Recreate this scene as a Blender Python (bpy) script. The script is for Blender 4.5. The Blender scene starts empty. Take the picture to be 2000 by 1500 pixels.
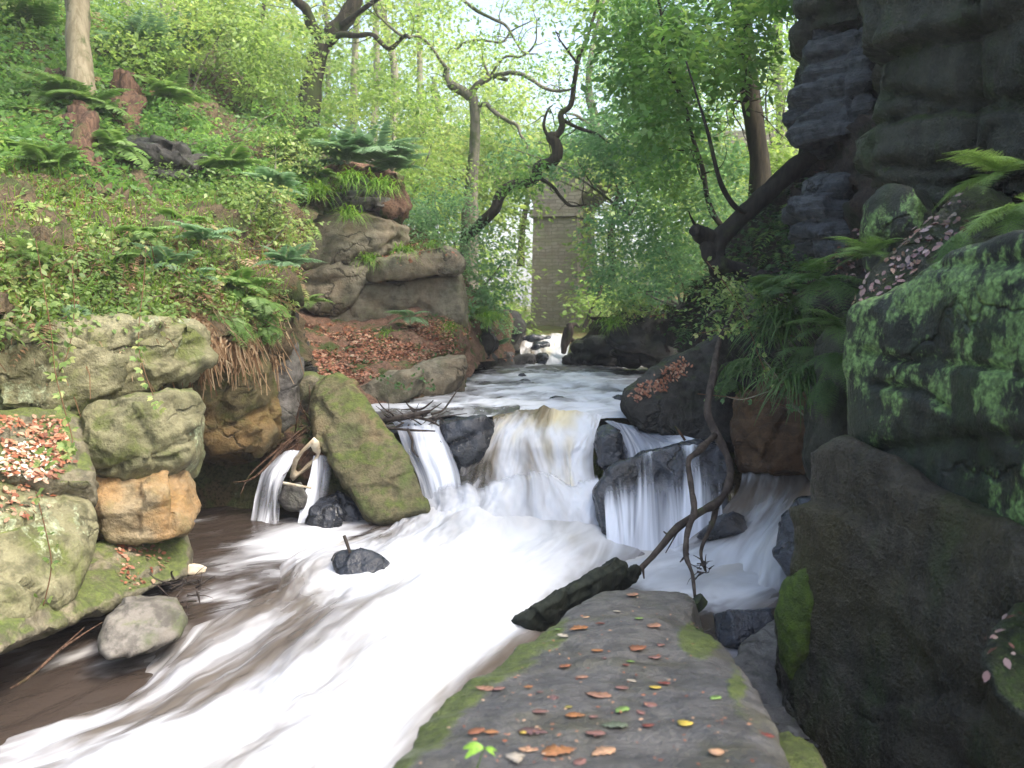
import bpy, bmesh, math, random
import numpy as np
from mathutils import Vector
# ---------------------------------------------------------------- camera, sky, sun, exposure
R = math.radians
sc = bpy.context.scene
col = sc.collection
CH, FPX, PITCH = 2.3, 1600.0, math.atan(150 / 1600.0)
cam = bpy.data.cameras.new('camera'); cam.sensor_width = 36; cam.lens = 36 * FPX / 2000
cam.clip_start = 0.05; cam.clip_end = 2000
camo = bpy.data.objects.new('camera', cam); col.objects.link(camo)
cam.dof.use_dof = True; cam.dof.focus_distance = 7.0; cam.dof.aperture_fstop = 2.2
camo.location = (0, 0, CH); camo.rotation_euler = (R(90) - PITCH, 0, 0); sc.camera = camo
SUN_EL, SUN_AZ = 52, 118          # azimuth measured clockwise from +y (upstream)
w = bpy.data.worlds.new("World"); sc.world = w; w.use_nodes = True
nt = w.node_tree; bg = nt.nodes['Background']
sk = nt.nodes.new('ShaderNodeTexSky'); sk.sky_type = 'NISHITA'; sk.sun_disc = False
sk.sun_elevation = R(SUN_EL); sk.sun_rotation = R(SUN_AZ); sk.air_density = 1.0; sk.dust_density = 5.0; sk.ozone_density = 0.2
nt.links.new(sk.outputs[0], bg.inputs[0]); bg.inputs[1].default_value = 0.15
sl = bpy.data.lights.new('sun', 'SUN'); sl.energy = 1.3; sl.angle = R(14); sl.color = (1, .965, .91)
so = bpy.data.objects.new('sun', sl); col.objects.link(so)
sd = Vector((math.sin(R(SUN_AZ)) * math.cos(R(SUN_EL)), math.cos(R(SUN_AZ)) * math.cos(R(SUN_EL)), math.sin(R(SUN_EL))))
so.rotation_euler = sd.to_track_quat('Z', 'Y').to_euler(); so.location = (6, -8, 20)
sc.view_settings.view_transform = 'Standard'; sc.view_settings.look = 'None'
sc.view_settings.gamma = 1; sc.view_settings.exposure = 1.9
sc.cycles.max_bounces = 6; sc.cycles.diffuse_bounces = 3; sc.cycles.glossy_bounces = 2
sc.cycles.transmission_bounces = 4; sc.cycles.transparent_max_bounces = 12
sc.cycles.sample_clamp_indirect = 6; sc.cycles.caustics_reflective = False; sc.cycles.caustics_refractive = False

# ---------------------------------------------------------------- pixel helpers (photograph pixels, 2000 x 1500)
cp, sp = math.cos(PITCH), math.sin(PITCH)
def P(px, py, d):                       # point at forward distance d
    px = np.asarray(px, float); py = np.asarray(py, float); d = np.asarray(d, float)
    x = (px - 1000) / FPX; u = (750 - py) / FPX
    s = d / (cp + u * sp)
    return np.stack([x * s, d + 0 * s, CH + (-sp + u * cp) * s], -1)
def PZ(px, py, z):                      # point on the level z
    px = np.asarray(px, float); py = np.asarray(py, float); z = np.asarray(z, float)
    x = (px - 1000) / FPX; u = (750 - py) / FPX
    s = (z - CH) / (-sp + u * cp)
    return np.stack([x * s, (cp + u * sp) * s, z + 0 * s], -1)
def proj(v):
    v = np.asarray(v, float) - np.array([0, 0, CH])
    f = v[..., 1] * cp - v[..., 2] * sp; u = v[..., 1] * sp + v[..., 2] * cp
    return np.stack([1000 + FPX * v[..., 0] / f, 750 - FPX * u / f], -1)

# ---------------------------------------------------------------- numpy noise
_r = np.random.RandomState(7)
_perm = np.concatenate([_r.permutation(256)] * 3)
_g = _r.normal(size=(256, 3)); _g /= np.linalg.norm(_g, axis=1)[:, None]
def gn(p):
    p = np.asarray(p, float); i = np.floor(p).astype(int); f = p - i; i &= 255
    u = f * f * f * (f * (f * 6 - 15) + 10); out = 0
    for dx in (0, 1):
        wx = u[:, 0] if dx else 1 - u[:, 0]
        for dy in (0, 1):
            wy = u[:, 1] if dy else 1 - u[:, 1]
            for dz in (0, 1):
                wz = u[:, 2] if dz else 1 - u[:, 2]
                h = _perm[_perm[_perm[(i[:, 0] + dx) & 255] + ((i[:, 1] + dy) & 255)] + ((i[:, 2] + dz) & 255)]
                out = out + wx * wy * wz * ((f - np.array([dx, dy, dz])) * _g[h]).sum(1)
    return out * 1.6
def fbm(p, o=4, lac=2.1, g=.5):
    s = 0; a = 1
    for k in range(o):
        s = s + a * gn(p + k * 17.3); p = p * lac; a *= g
    return s
def ridged(p, o=3):
    s = 0; a = 1
    for k in range(o):
        s = s + a * (1 - 2 * np.abs(gn(p + k * 9.1))); p = p * 2.1; a *= .5
    return s
def sstep(a, b, x):
    t = np.clip((x - a) / (b - a), 0, 1); return t * t * (3 - 2 * t)

# ---------------------------------------------------------------- object helpers
def tag(o, label=None, cat=None, group=None, kind=None):
    if label: o['label'] = label
    if cat: o['category'] = cat
    if group: o['group'] = group
    if kind: o['kind'] = kind
    return o
def raw(name, V, Fc, mat=None, parent=None, smooth=True, attrs=None, uv=None, origin=True, sharp=None):
    """fast mesh: Fc is an (n,k) array or a list of lists"""
    V = np.asarray(V, float); me = bpy.data.meshes.new(name)
    org = np.zeros(3)
    if origin and len(V):
        org = np.array([V[:, 0].mean(), V[:, 1].mean(), V[:, 2].min()])
        if parent is not None: org = np.array(parent.get('_o', (0, 0, 0)))
    Vl = V - org
    if isinstance(Fc, np.ndarray):
        n, k = Fc.shape
        me.vertices.add(len(V)); me.vertices.foreach_set('co', Vl.astype(np.float32).ravel())
        me.loops.add(n * k); me.loops.foreach_set('vertex_index', Fc.astype(np.int32).ravel())
        me.polygons.add(n); me.polygons.foreach_set('loop_start', np.arange(0, n * k, k, dtype=np.int32))
        me.polygons.foreach_set('loop_total', np.full(n, k, dtype=np.int32))
        me.update(calc_edges=True)
    else:
        me.from_pydata(Vl.tolist(), [], [list(f) for f in Fc]); me.update()
    if smooth: me.polygons.foreach_set('use_smooth', np.ones(len(me.polygons), dtype=bool))
    if attrs:
        for k_, a in attrs.items():
            dom = 'POINT' if len(a) == len(V) else 'FACE'
            at = me.attributes.new(k_, 'FLOAT', dom); at.data.foreach_set('value', np.asarray(a, np.float32))
    if uv is not None:
        ul = me.uv_layers.new(name='flow'); li = np.zeros(len(me.loops), np.int32)
        me.loops.foreach_get('vertex_index', li); ul.data.foreach_set('uv', np.asarray(uv, np.float32)[li].ravel())
    if mat: me.materials.append(mat)
    o = bpy.data.objects.new(name, me); col.objects.link(o); o.location = org if parent is None else (0, 0, 0)
    if parent is not None: o.parent = parent
    return o
def empty(name, loc, label=None, cat=None, group=None, kind=None):
    o = bpy.data.objects.new(name, None); col.objects.link(o); o.location = loc
    o['_o'] = list(map(float, loc)); o.empty_display_size = .1
    return tag(o, label, cat, group, kind)
def remesh(V, Fc, vox):
    me = bpy.data.meshes.new('t'); me.from_pydata(np.asarray(V).tolist(), [], [list(f) for f in Fc]); me.update()
    bm = bmesh.new(); bm.from_mesh(me); bmesh.ops.recalc_face_normals(bm, faces=bm.faces); bm.to_mesh(me); bm.free()
    o = bpy.data.objects.new('t', me); col.objects.link(o)
    m = o.modifiers.new('r', 'REMESH'); m.mode = 'VOXEL'; m.voxel_size = vox; m.adaptivity = 0
    dg = bpy.context.evaluated_depsgraph_get(); e = o.evaluated_get(dg); m2 = e.to_mesh()
    n = len(m2.vertices); v = np.zeros(n * 3, np.float32); m2.vertices.foreach_get('co', v)
    nn = np.zeros(n * 3, np.float32); m2.vertices.foreach_get('normal', nn)
    q = np.zeros(len(m2.loops), np.int32); m2.loops.foreach_get('vertex_index', q)
    F4 = q.reshape(-1, 4).copy(); e.to_mesh_clear()
    bpy.data.objects.remove(o); bpy.data.meshes.remove(me)
    return v.reshape(-1, 3).astype(float), nn.reshape(-1, 3).astype(float), F4
def normals(V, F4):
    n = np.zeros_like(V); fn = np.cross(V[F4[:, 2]] - V[F4[:, 0]], V[F4[:, 3 if F4.shape[1] > 3 else 1]] - V[F4[:, 1]])
    for k in range(F4.shape[1]): np.add.at(n, F4[:, k], fn)
    return n / (np.linalg.norm(n, axis=1)[:, None] + 1e-9)
def segdist(q, a, b):
    a = np.array(a, float); b = np.array(b, float); ab = b - a
    t = np.clip(((q - a) @ ab) / (ab @ ab + 1e-9), 0, 1)
    return np.linalg.norm(q - (a + t[:, None] * ab), axis=1)
def pldist(q, pl):
    return np.min([segdist(q, pl[i], pl[i + 1]) for i in range(len(pl) - 1)], axis=0)
def inpoly(q, poly):
    x, y = q[:, 0], q[:, 1]; c = np.zeros(len(q), bool); n = len(poly)
    for i in range(n):
        x1, y1 = poly[i]; x2, y2 = poly[(i + 1) % n]
        if y1 == y2: continue
        m = ((y1 > y) != (y2 > y)) & (x < (x2 - x1) * (y - y1) / (y2 - y1) + x1); c ^= m
    return c

def rock(name, out, dep, mat, label=None, cat='boulder', group=None, thick=.6, bulge=.12, vox=.03, amp=.035, fs=1.6,
         cracks=(), cw=5, cd=.06, back=(0, 1, .0), shrink=.92, chis=5, strata=0, sf=9, seed=1, parent=None, kind=None, tilt=0, fine=.006, facet=.07, blk=None, grow=1.055):
    """a closed stone grown from its outline (photo px) at its own distance: front face bulged, body carried back by thick"""
    rs = np.random.RandomState(seed)
    o = np.array(out, float); c = o.mean(0); o = c + (o - c) * grow; d0, gx, gy = dep
    # denser outline
    pts = []
    for i in range(len(o)):
        a, b = o[i], o[(i + 1) % len(o)]
        pts += [a, a * .5 + b * .5]
    o = np.array(pts); n = len(o)
    D = lambda q: d0 + gx * (q[:, 0] - c[0]) / 100 + gy * (q[:, 1] - c[1]) / 100
    rings = []
    for t, bu in ((1, 0), (.955, .55), (.7, .9)):
        q = c + (o - c) * t; rings.append(P(q[:, 0], q[:, 1], D(q) - bulge * bu))
    front = rings[::-1]
    r0 = rings[0]; cen = r0.mean(0); cm = np.array([0, 0, CH]); kk = thick / np.linalg.norm(cen - cm)      # carried back, widening away from the viewer
    ex = np.array(back, float) * np.array([1, 0, 1]) * thick * .4
    side = [cm + (r0 - cm) * (1 + kk * .5) + (cen - r0) * .01 + ex * .5, cm + (cen + (r0 - cen) * shrink - cm) * (1 + kk) + ex]
    cc = P(c[0], c[1], d0 - bulge)[None]; cb = (cm + (cen - cm) * (1 + kk * 1.1) + ex)[None]
    V = np.concatenate([cc] + front + side + [cb]); Fc = []
    nr = 5
    for i in range(n):
        j = (i + 1) % n
        Fc.append((0, 1 + i, 1 + j))
        for k in range(nr - 1):
            a = 1 + k * n
            Fc.append((a + i, a + n + i, a + n + j, a + j))
        a = 1 + (nr - 1) * n; Fc.append((a + i, len(V) - 1, a + j))
    V, N, F4 = remesh(V, Fc, vox)
    size = np.ptp(V, axis=0).max(); ce = V.mean(0)
    for k in range(chis):
        nrm = rs.normal(size=3); nrm[1] = -abs(nrm[1]) * 1.2; nrm /= np.linalg.norm(nrm)
        h = (V - ce) @ nrm; lim = h.max() * rs.uniform(.74, .92)
        V -= np.maximum(0, h - lim)[:, None] * nrm * .93
    N = normals(V, F4); s = seed * 3.7
    N *= np.sign(((V - ce) * N).sum(1).mean() or 1)
    nf = 40; fp = V[rs.randint(0, len(V), nf)]; cell = np.argmin(((V[:, None] - fp[None]) ** 2).sum(2) if len(V) < 60000 else np.stack([((V - q) ** 2).sum(1) for q in fp], 1), axis=1)
    tl = rs.normal(size=(nf, 3)) * facet; off = rs.normal(size=nf) * amp * .4
    dis = amp * 1.2 * fbm(V * fs + s, 3) + amp * .5 * ridged(V * fs * 2.3 + s, 2) + np.clip(((V - fp[cell]) * tl[cell]).sum(1), -3 * amp, 3 * amp) + off[cell] * min(1, facet * 8)
    if strata:
        zz = V[:, 2] + .10 * gn(V * .9 + s) + tilt * V[:, 0]
        q = np.stack([zz * sf, 0 * zz + s, V[:, 0] * .5], 1)
        hn = np.sqrt(np.clip(1 - N[:, 2] ** 2, 0, 1)); t = gn(q)
        dis += strata * hn * (np.tanh(t * 4) * .6 + gn(q * 2.7) * .5)
    if blk:                                        # bedding and joints: courses hl high, blocks wl long, stepped by a
        hl, wl, am = blk; zz = V[:, 2] / hl + .35 * gn(V * .9 + s) + tilt * V[:, 0]; li = np.floor(zz); fz_ = zz - li
        u_ = (V[:, 0] - V[:, 1] * .9) / wl + _g[(li.astype(int) * 7 + seed) & 255, 0] * 3 + .2 * gn(V * 1.3 + s); bi = np.floor(u_); fu = u_ - bi
        off_ = _g[(li.astype(int) * 13 + bi.astype(int) * 5 + seed) & 255, 1]; e1 = np.minimum(fz_, 1 - fz_) * hl; e2 = np.minimum(fu, 1 - fu) * wl
        dis += am * off_ - am * 1.1 * np.exp(-(e1 / .045) ** 2) - am * .6 * np.exp(-(e2 / .03) ** 2) * (off_ > -.4)
    dis += fine * fbm(V * 14 + s, 3)
    V = V + N * dis[:, None]
    pp = proj(V); front_f = N[:, 1] < .25
    crk = np.zeros(len(V))
    for pl in cracks:
        wob = 4 * gn(np.stack([pp[:, 0] * .03, pp[:, 1] * .03, 0 * pp[:, 0] + s], 1))
        dd = pldist(pp + wob[:, None], pl)
        g = np.exp(-(dd / cw) ** 2) * front_f
        V = V - N * (g * cd)[:, None]; crk = np.maximum(crk, g)
    ob = raw(name, V, F4, mat, parent)
    if label: tag(ob, label, cat, group, kind)
    elif kind: tag(ob, kind=kind)
    return ob

def rbf(ctrl):
    c = np.array(ctrl, float); q = c[:, :2] / 300.
    def ph(r): return r
    A = ph(np.linalg.norm(q[:, None] - q[None], axis=2)); n = len(q)
    M = np.zeros((n + 3, n + 3)); M[:n, :n] = A; M[:n, n] = 1; M[:n, n + 1:] = q; M[n, :n] = 1; M[n + 1:, :n] = q.T
    wts = np.linalg.solve(M, np.concatenate([c[:, 2], [0, 0, 0]]))
    def f(px, py):
        p = np.stack([px, py], -1) / 300.
        r = ph(np.linalg.norm(p[:, None] - q[None], axis=2))
        return r @ wts[:n] + wts[n] + p @ wts[n + 1:]
    return f
def sheet(name, x0, x1, y0, y1, step, ctrl, mat, amp=.12, fs=.8, seed=1, strata=0, sf=6, keep=None, drop=None):
    f = rbf(ctrl); xs = np.arange(x0, x1 + 1, step); ys = np.arange(y0, y1 + 1, step)
    X, Y = np.meshgrid(xs, ys); X = X.ravel().astype(float); Y = Y.ravel().astype(float)
    D = f(X, Y); V = P(X, Y, D); nx, ny = len(xs), len(ys)
    i = np.arange(nx * ny).reshape(ny, nx)
    F4 = np.stack([i[:-1, :-1], i[1:, :-1], i[1:, 1:], i[:-1, 1:]], -1).reshape(-1, 4)
    N = normals(V, F4)
    dis = amp * fbm(V * fs + seed, 4) + amp * .3 * ridged(V * fs * 3 + seed, 2)
    if strata:
        q = np.stack([V[:, 2] * sf + .8 * gn(V * .7), V[:, 0] * .4, V[:, 1] * .4], 1)
        dis += strata * np.tanh(gn(q) * 4) * np.sqrt(np.clip(1 - N[:, 2] ** 2, 0, 1))
    V = V + N * dis[:, None]; dD = (V[:, 1] - D).reshape(ny, nx)
    f2 = lambda a, b: f(a, b) + dD[np.clip(np.round((np.asarray(b) - y0) / step).astype(int), 0, ny - 1), np.clip(np.round((np.asarray(a) - x0) / step).astype(int), 0, nx - 1)]
    if keep is not None:
        k = inpoly(np.stack([X, Y], 1), keep); F4 = F4[k[F4].all(1)]
    o = raw(name, V, F4, mat, None); o['kind'] = 'structure'
    return o, f2
# ---------------------------------------------------------------- materials
class NT:
    def __init__(s, name):
        s.m = bpy.data.materials.new(name); s.m.use_nodes = True; s.t = s.m.node_tree; s.t.nodes.clear()
        s.out = s.n('ShaderNodeOutputMaterial')
        s.geo = s.n('ShaderNodeNewGeometry')
    def n(s, ty, **k):
        x = s.t.nodes.new(ty)
        for a, b in k.items(): setattr(x, a, b)
        return x
    def l(s, a, b): s.t.links.new(a, b)
    def put(s, sock, v):
        if isinstance(v, bpy.types.NodeSocket): s.l(v, sock)
        elif v is not None:
            if isinstance(v, tuple) and len(v) == 3 and sock.type == 'RGBA': v = (*v, 1)
            sock.default_value = v
    def pos(s, sx=1, sy=1, sz=1, src=None):
        m = s.n('ShaderNodeMapping'); s.l(src or s.geo.outputs['Position'], m.inputs[0]); m.inputs[3].default_value = (sx, sy, sz); return m.outputs[0]
    def noise(s, sc_, det=4, ro=.55, vec=None, dist=0, off=0):
        x = s.n('ShaderNodeTexNoise'); x.inputs['Scale'].default_value = sc_; x.inputs['Detail'].default_value = det
        x.inputs['Roughness'].default_value = ro; x.inputs['Distortion'].default_value = dist
        v = vec or s.geo.outputs['Position']
        if off:
            a = s.n('ShaderNodeVectorMath'); s.l(v, a.inputs[0]); a.inputs[1].default_value = (off, off * .7, off * 1.3); v = a.outputs[0]
        s.l(v, x.inputs['Vector']); return x.outputs['Fac']
    def vor(s, sc_, vec=None, feat='F1', out='Distance'):
        x = s.n('ShaderNodeTexVoronoi', feature=feat); x.inputs['Scale'].default_value = sc_
        s.l(vec or s.geo.outputs['Position'], x.inputs['Vector']); return x.outputs[out]
    def math(s, op, a, b=0., clamp=False):
        x = s.n('ShaderNodeMath', operation=op, use_clamp=clamp); s.put(x.inputs[0], a); s.put(x.inputs[1], b); return x.outputs[0]
    def rng(s, v, a, b, c=0., d=1., smooth=True):
        x = s.n('ShaderNodeMapRange', interpolation_type='SMOOTHSTEP' if smooth else 'LINEAR')
        s.put(x.inputs[0], v)
        for i, q in enumerate((a, b, c, d)): s.put(x.inputs[i + 1], q)
        return x.outputs[0]
    def mix(s, f, a, b):
        x = s.n('ShaderNodeMix', data_type='RGBA'); s.put(x.inputs[0], f); s.put(x.inputs[6], a); s.put(x.inputs[7], b); return x.outputs[2]
    def ramp(s, v, stops):
        x = s.n('ShaderNodeValToRGB'); s.put(x.inputs[0], v); e = x.color_ramp.elements
        while len(e) < len(stops): e.new(.5)
        for q, (p, c) in zip(e, stops): q.position = p; q.color = (*c, 1)
        return x.outputs[0]
    def attr(s, name):
        x = s.n('ShaderNodeAttribute'); x.attribute_name = name; return x.outputs['Fac']
    def bump(s, h, st=.5, dist=.02):
        x = s.n('ShaderNodeBump'); x.inputs['Strength'].default_value = st; x.inputs['Distance'].default_value = dist; s.l(h, x.inputs['Height']); return x.outputs[0]
    def pbr(s, colr, rough=.8, bump=None, spec=.4, alpha=None):
        x = s.n('ShaderNodeBsdfPrincipled'); s.put(x.inputs['Base Color'], colr); s.put(x.inputs['Roughness'], rough)
        x.inputs['Specular IOR Level'].default_value = spec
        if bump: s.l(bump, x.inputs['Normal'])
        if alpha is not None: s.put(x.inputs['Alpha'], alpha)
        s.l(x.outputs[0], s.out.inputs[0]); return x
    def nz(s):
        x = s.n('ShaderNodeSeparateXYZ'); s.l(s.geo.outputs['Normal'], x.inputs[0]); return x.outputs[2]

def rockmat(name, A, B, C=None, moss=.5, mossc=(.07, .10, .02), mossb=(.03, .05, .012), lichen=0., lichc=(.42, .48, .3), rough=.85, stain=None, stainamt=.5, mz=.55, bs=.6, dark=.35, lsc=7., spec=.3, vert=False, crk=1.1, layer=0, mask=None):
    t = NT(name)
    v = t.pos(1, 1, .28) if vert else None
    cv = t.n('ShaderNodeVectorMath', operation='ADD'); cn = t.n('ShaderNodeTexNoise'); cn.inputs['Scale'].default_value = 2.2; cn.inputs['Detail'].default_value = 5; t.l(t.geo.outputs['Position'], cn.inputs['Vector'])
    cs = t.n('ShaderNodeVectorMath', operation='SCALE'); t.l(cn.outputs['Color'], cs.inputs[0]); cs.inputs['Scale'].default_value = .9; t.l(cs.outputs[0], cv.inputs[0]); t.l(t.pos(.7, .7, 1.5), cv.inputs[1])
    ck = t.rng(t.vor(crk, cv.outputs[0], 'DISTANCE_TO_EDGE'), .0, .035, 1, 0)
    ck = t.math('MULTIPLY', ck, t.rng(t.noise(1.1, 2, .5, off=77), .5, .62))
    n1 = t.noise(1.7, 5, .6, v); n2 = t.noise(9, 6, .65, v, off=3); n3 = t.noise(45, 3, .6, off=5)
    c = t.mix(t.rng(n1, .35, .65), A, B)
    if C: c = t.mix(t.rng(t.noise(3.1, 4, .6, v, off=9), .48, .66), c, C)
    dk = tuple(q * dark for q in A)
    c = t.mix(t.rng(n2, .58, .36, 0, .75), c, dk)                         # pits and weathering
    st = t.noise(2.2, 4, .6, t.pos(.5, .5, 6), dist=.5)
    c = t.mix(t.rng(st, .55, .72, 0, .35), c, tuple(min(1, q * 1.5) for q in B))
    if stain: c = t.mix(t.rng(t.noise(1.3, 4, .6, off=21), .46, .62, 0, stainamt), c, stain)
    if lichen:
        lv = t.pos(1, 1, .55)
        ln = t.noise(lsc, 6, .72, lv, off=31); l2 = t.noise(1.2, 3, .5, off=12)
        f = t.rng(t.math('ADD', t.math('MULTIPLY', l2, .6), t.math('MULTIPLY', ln, .7)), .82 - lichen * .35, .88 - lichen * .35)
        sp_ = t.rng(t.noise(38, 3, .6, off=2), .35, .6, .35, 1)
        f = t.math('MULTIPLY', f, sp_)
        c = t.mix(f, c, t.mix(t.rng(t.noise(25, 2), .4, .6), lichc, tuple(q * .6 for q in lichc)))
    if moss > 0:
        m = t.math('ADD', t.math('MULTIPLY', t.noise(3.3, 6, .7, off=40), .9), t.math('MULTIPLY', t.nz(), .45))
        if mask: m = t.math('ADD', m, t.math('MULTIPLY', t.attr(mask), 1.0))
        f = t.rng(m, mz + .55 - moss * .5, mz + .72 - moss * .5)
        mc = t.mix(t.rng(t.noise(14, 4, .7, off=8), .35, .65), mossb, mossc)
        c = t.mix(t.math('MULTIPLY', f, .92), c, mc)
        h0 = t.math('MULTIPLY', f, t.math('MULTIPLY', t.noise(70, 3, .7), 1.5))
    c = t.mix(t.rng(n3, .3, .7, 0, .35), c, tuple(q * .5 for q in B))
    c = t.mix(t.math('MULTIPLY', ck, .75), c, tuple(q * .15 for q in A))
    h = t.math('ADD', t.math('MULTIPLY', n2, 1.6), t.math('MULTIPLY', n3, .8)); h = t.math('SUBTRACT', h, t.math('MULTIPLY', ck, 1.5))
    if layer: h = t.math('ADD', h, t.math('MULTIPLY', t.noise(layer, 4, .6, t.pos(.12, .12, 1), dist=.4), 3.))
    if moss > 0: h = t.math('ADD', h, h0)
    t.pbr(c, t.rng(t.noise(2.7, 4, .6, off=61), .4, .62, max(.12, rough - .22), min(1, rough + .08)), t.bump(h, bs, .035), spec)
    return t.m
def soil(name, A, B, C, bs=.8, sc_=6):
    t = NT(name); n = t.noise(sc_, 6, .7); n2 = t.noise(30, 4, .7)
    c = t.mix(t.rng(n, .38, .6), A, B); c = t.mix(t.rng(t.noise(2.5, 4, .6, off=4), .5, .62), c, C)
    c = t.mix(t.rng(n2, .55, .35, 0, .7), c, tuple(q * .3 for q in A))
    t.pbr(c, .95, t.bump(t.math('ADD', n, n2), bs, .05), .15); return t.m
def leafmat(name, cols, trans=.5, rough=.45, spec=.4, ramp_attr='tint'):
    t = NT(name); a = t.attr(ramp_attr); k = len(cols)
    c = t.ramp(a, [(i / (k - 1), cc) for i, cc in enumerate(cols)])
    c = t.mix(t.rng(t.noise(.9, 2), .35, .65, 0, .35), c, tuple(q * .55 for q in cols[0]))
    p = t.n('ShaderNodeBsdfPrincipled'); t.put(p.inputs['Base Color'], c); p.inputs['Roughness'].default_value = rough
    p.inputs['Specular IOR Level'].default_value = spec
    if trans > 0:
        tr = t.n('ShaderNodeBsdfTranslucent'); g = t.n('ShaderNodeHueSaturation'); g.inputs['Hue'].default_value = .485
        g.inputs['Saturation'].default_value = 1.1; g.inputs['Value'].default_value = 1.5; t.l(c, g.inputs['Color']); t.l(g.outputs[0], tr.inputs[0])
        mx = t.n('ShaderNodeMixShader'); mx.inputs[0].default_value = trans; t.l(p.outputs[0], mx.inputs[1]); t.l(tr.outputs[0], mx.inputs[2])
        t.l(mx.outputs[0], t.out.inputs[0])
    else: t.l(p.outputs[0], t.out.inputs[0])
    return t.m
def barkmat(name, A, B, moss=.3, sz=.18, sc_=14):
    t = NT(name); n = t.noise(sc_, 5, .65, t.pos(1, 1, sz)); n2 = t.noise(2.5, 4, .6)
    c = t.mix(t.rng(n, .4, .62), A, B)
    if moss: c = t.mix(t.math('MULTIPLY', t.rng(n2, .62 - moss * .3, .75 - moss * .3), .8), c, (.05, .075, .02))
    t.pbr(c, .9, t.bump(n, .8, .02), .2); return t.m
def watermat(name, deep, foamc=(.68, .70, .745), su=7., sv=.9, thin=False, rip=20., warm=(.62, .5, .28), warmamt=.35, bs=.25):
    """stream water: brown clear water mixed with white foam combed along the flow (uv = metres across, along)"""
    t = NT(name); uv = t.n('ShaderNodeUVMap'); uv.uv_map = 'flow'; U = uv.outputs[0]
    def st(a, b, sc_, det=4, off=0, dist=.0): return t.noise(sc_, det, .6, t.pos(a, b, 1, src=U), dist=dist, off=off)
    s1 = st(su, sv, 1.0, 3, dist=.9); s2 = st(su * 3.3, sv * 1.1, 1., 3, 5, .2); s3 = st(su * .25, sv * .35, 1., 3, 11, .6)
    f = t.attr('foam')
    cmb = t.math('ADD', t.math('MULTIPLY', s1, .5), t.math('ADD', t.math('MULTIPLY', s2, .12), t.math('MULTIPLY', s3, .45)))  
    k = t.math('ADD', t.math('MULTIPLY', t.math('SUBTRACT', cmb, .535), 4.0), t.math('SUBTRACT', t.math('MULTIPLY', f, 1.7), .42))
    k = t.rng(k, 0., 1.)
    wm = t.math('MULTIPLY', t.rng(t.noise(1.1, 3, .5, t.pos(1.6, .5, 1, src=U), off=50), .5, .68), warmamt)
    thin_ = t.rng(t.math('ADD', t.math('MULTIPLY', s3, .6), t.math('MULTIPLY', s1, .4)), .42, .6)
    fc = t.mix(thin_, tuple(q * .66 for q in foamc), foamc); fc = t.mix(wm, fc, warm)
    c = t.mix(k, deep, fc)
    rp = t.noise(rip, 5, .65, t.pos(1, .55, 1, src=U), off=7, dist=.6)
    k = t.math('ADD', k, t.math('MULTIPLY', t.math('MULTIPLY', t.math('SUBTRACT', rp, .5), 1.6), t.math('MULTIPLY', t.math('SUBTRACT', 1.0, k), k)), True)
    h = t.math('ADD', t.math('MULTIPLY', s1, 1.), t.math('ADD', t.math('MULTIPLY', s2, .5), t.math('MULTIPLY', t.math('MULTIPLY', rp, .9), t.math('SUBTRACT', 1.2, k))))
    ro = t.rng(k, 0, .7, .12, .75)
    p = t.n('ShaderNodeBsdfPrincipled'); t.put(p.inputs['Base Color'], c); t.put(p.inputs['Roughness'], ro); p.inputs['IOR'].default_value = 1.33
    t.l(t.bump(h, bs, .05), p.inputs['Normal'])
    if thin:
        al = t.attr('veil')
        a = t.math('ADD', t.math('MULTIPLY', t.math('SUBTRACT', cmb, .535), 4.), t.math('SUBTRACT', t.math('MULTIPLY', al, 2.2), .6))
        t.l(t.rng(a, 0., 1.), p.inputs['Alpha'])
    t.l(p.outputs[0], t.out.inputs[0]); return t.m

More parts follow.
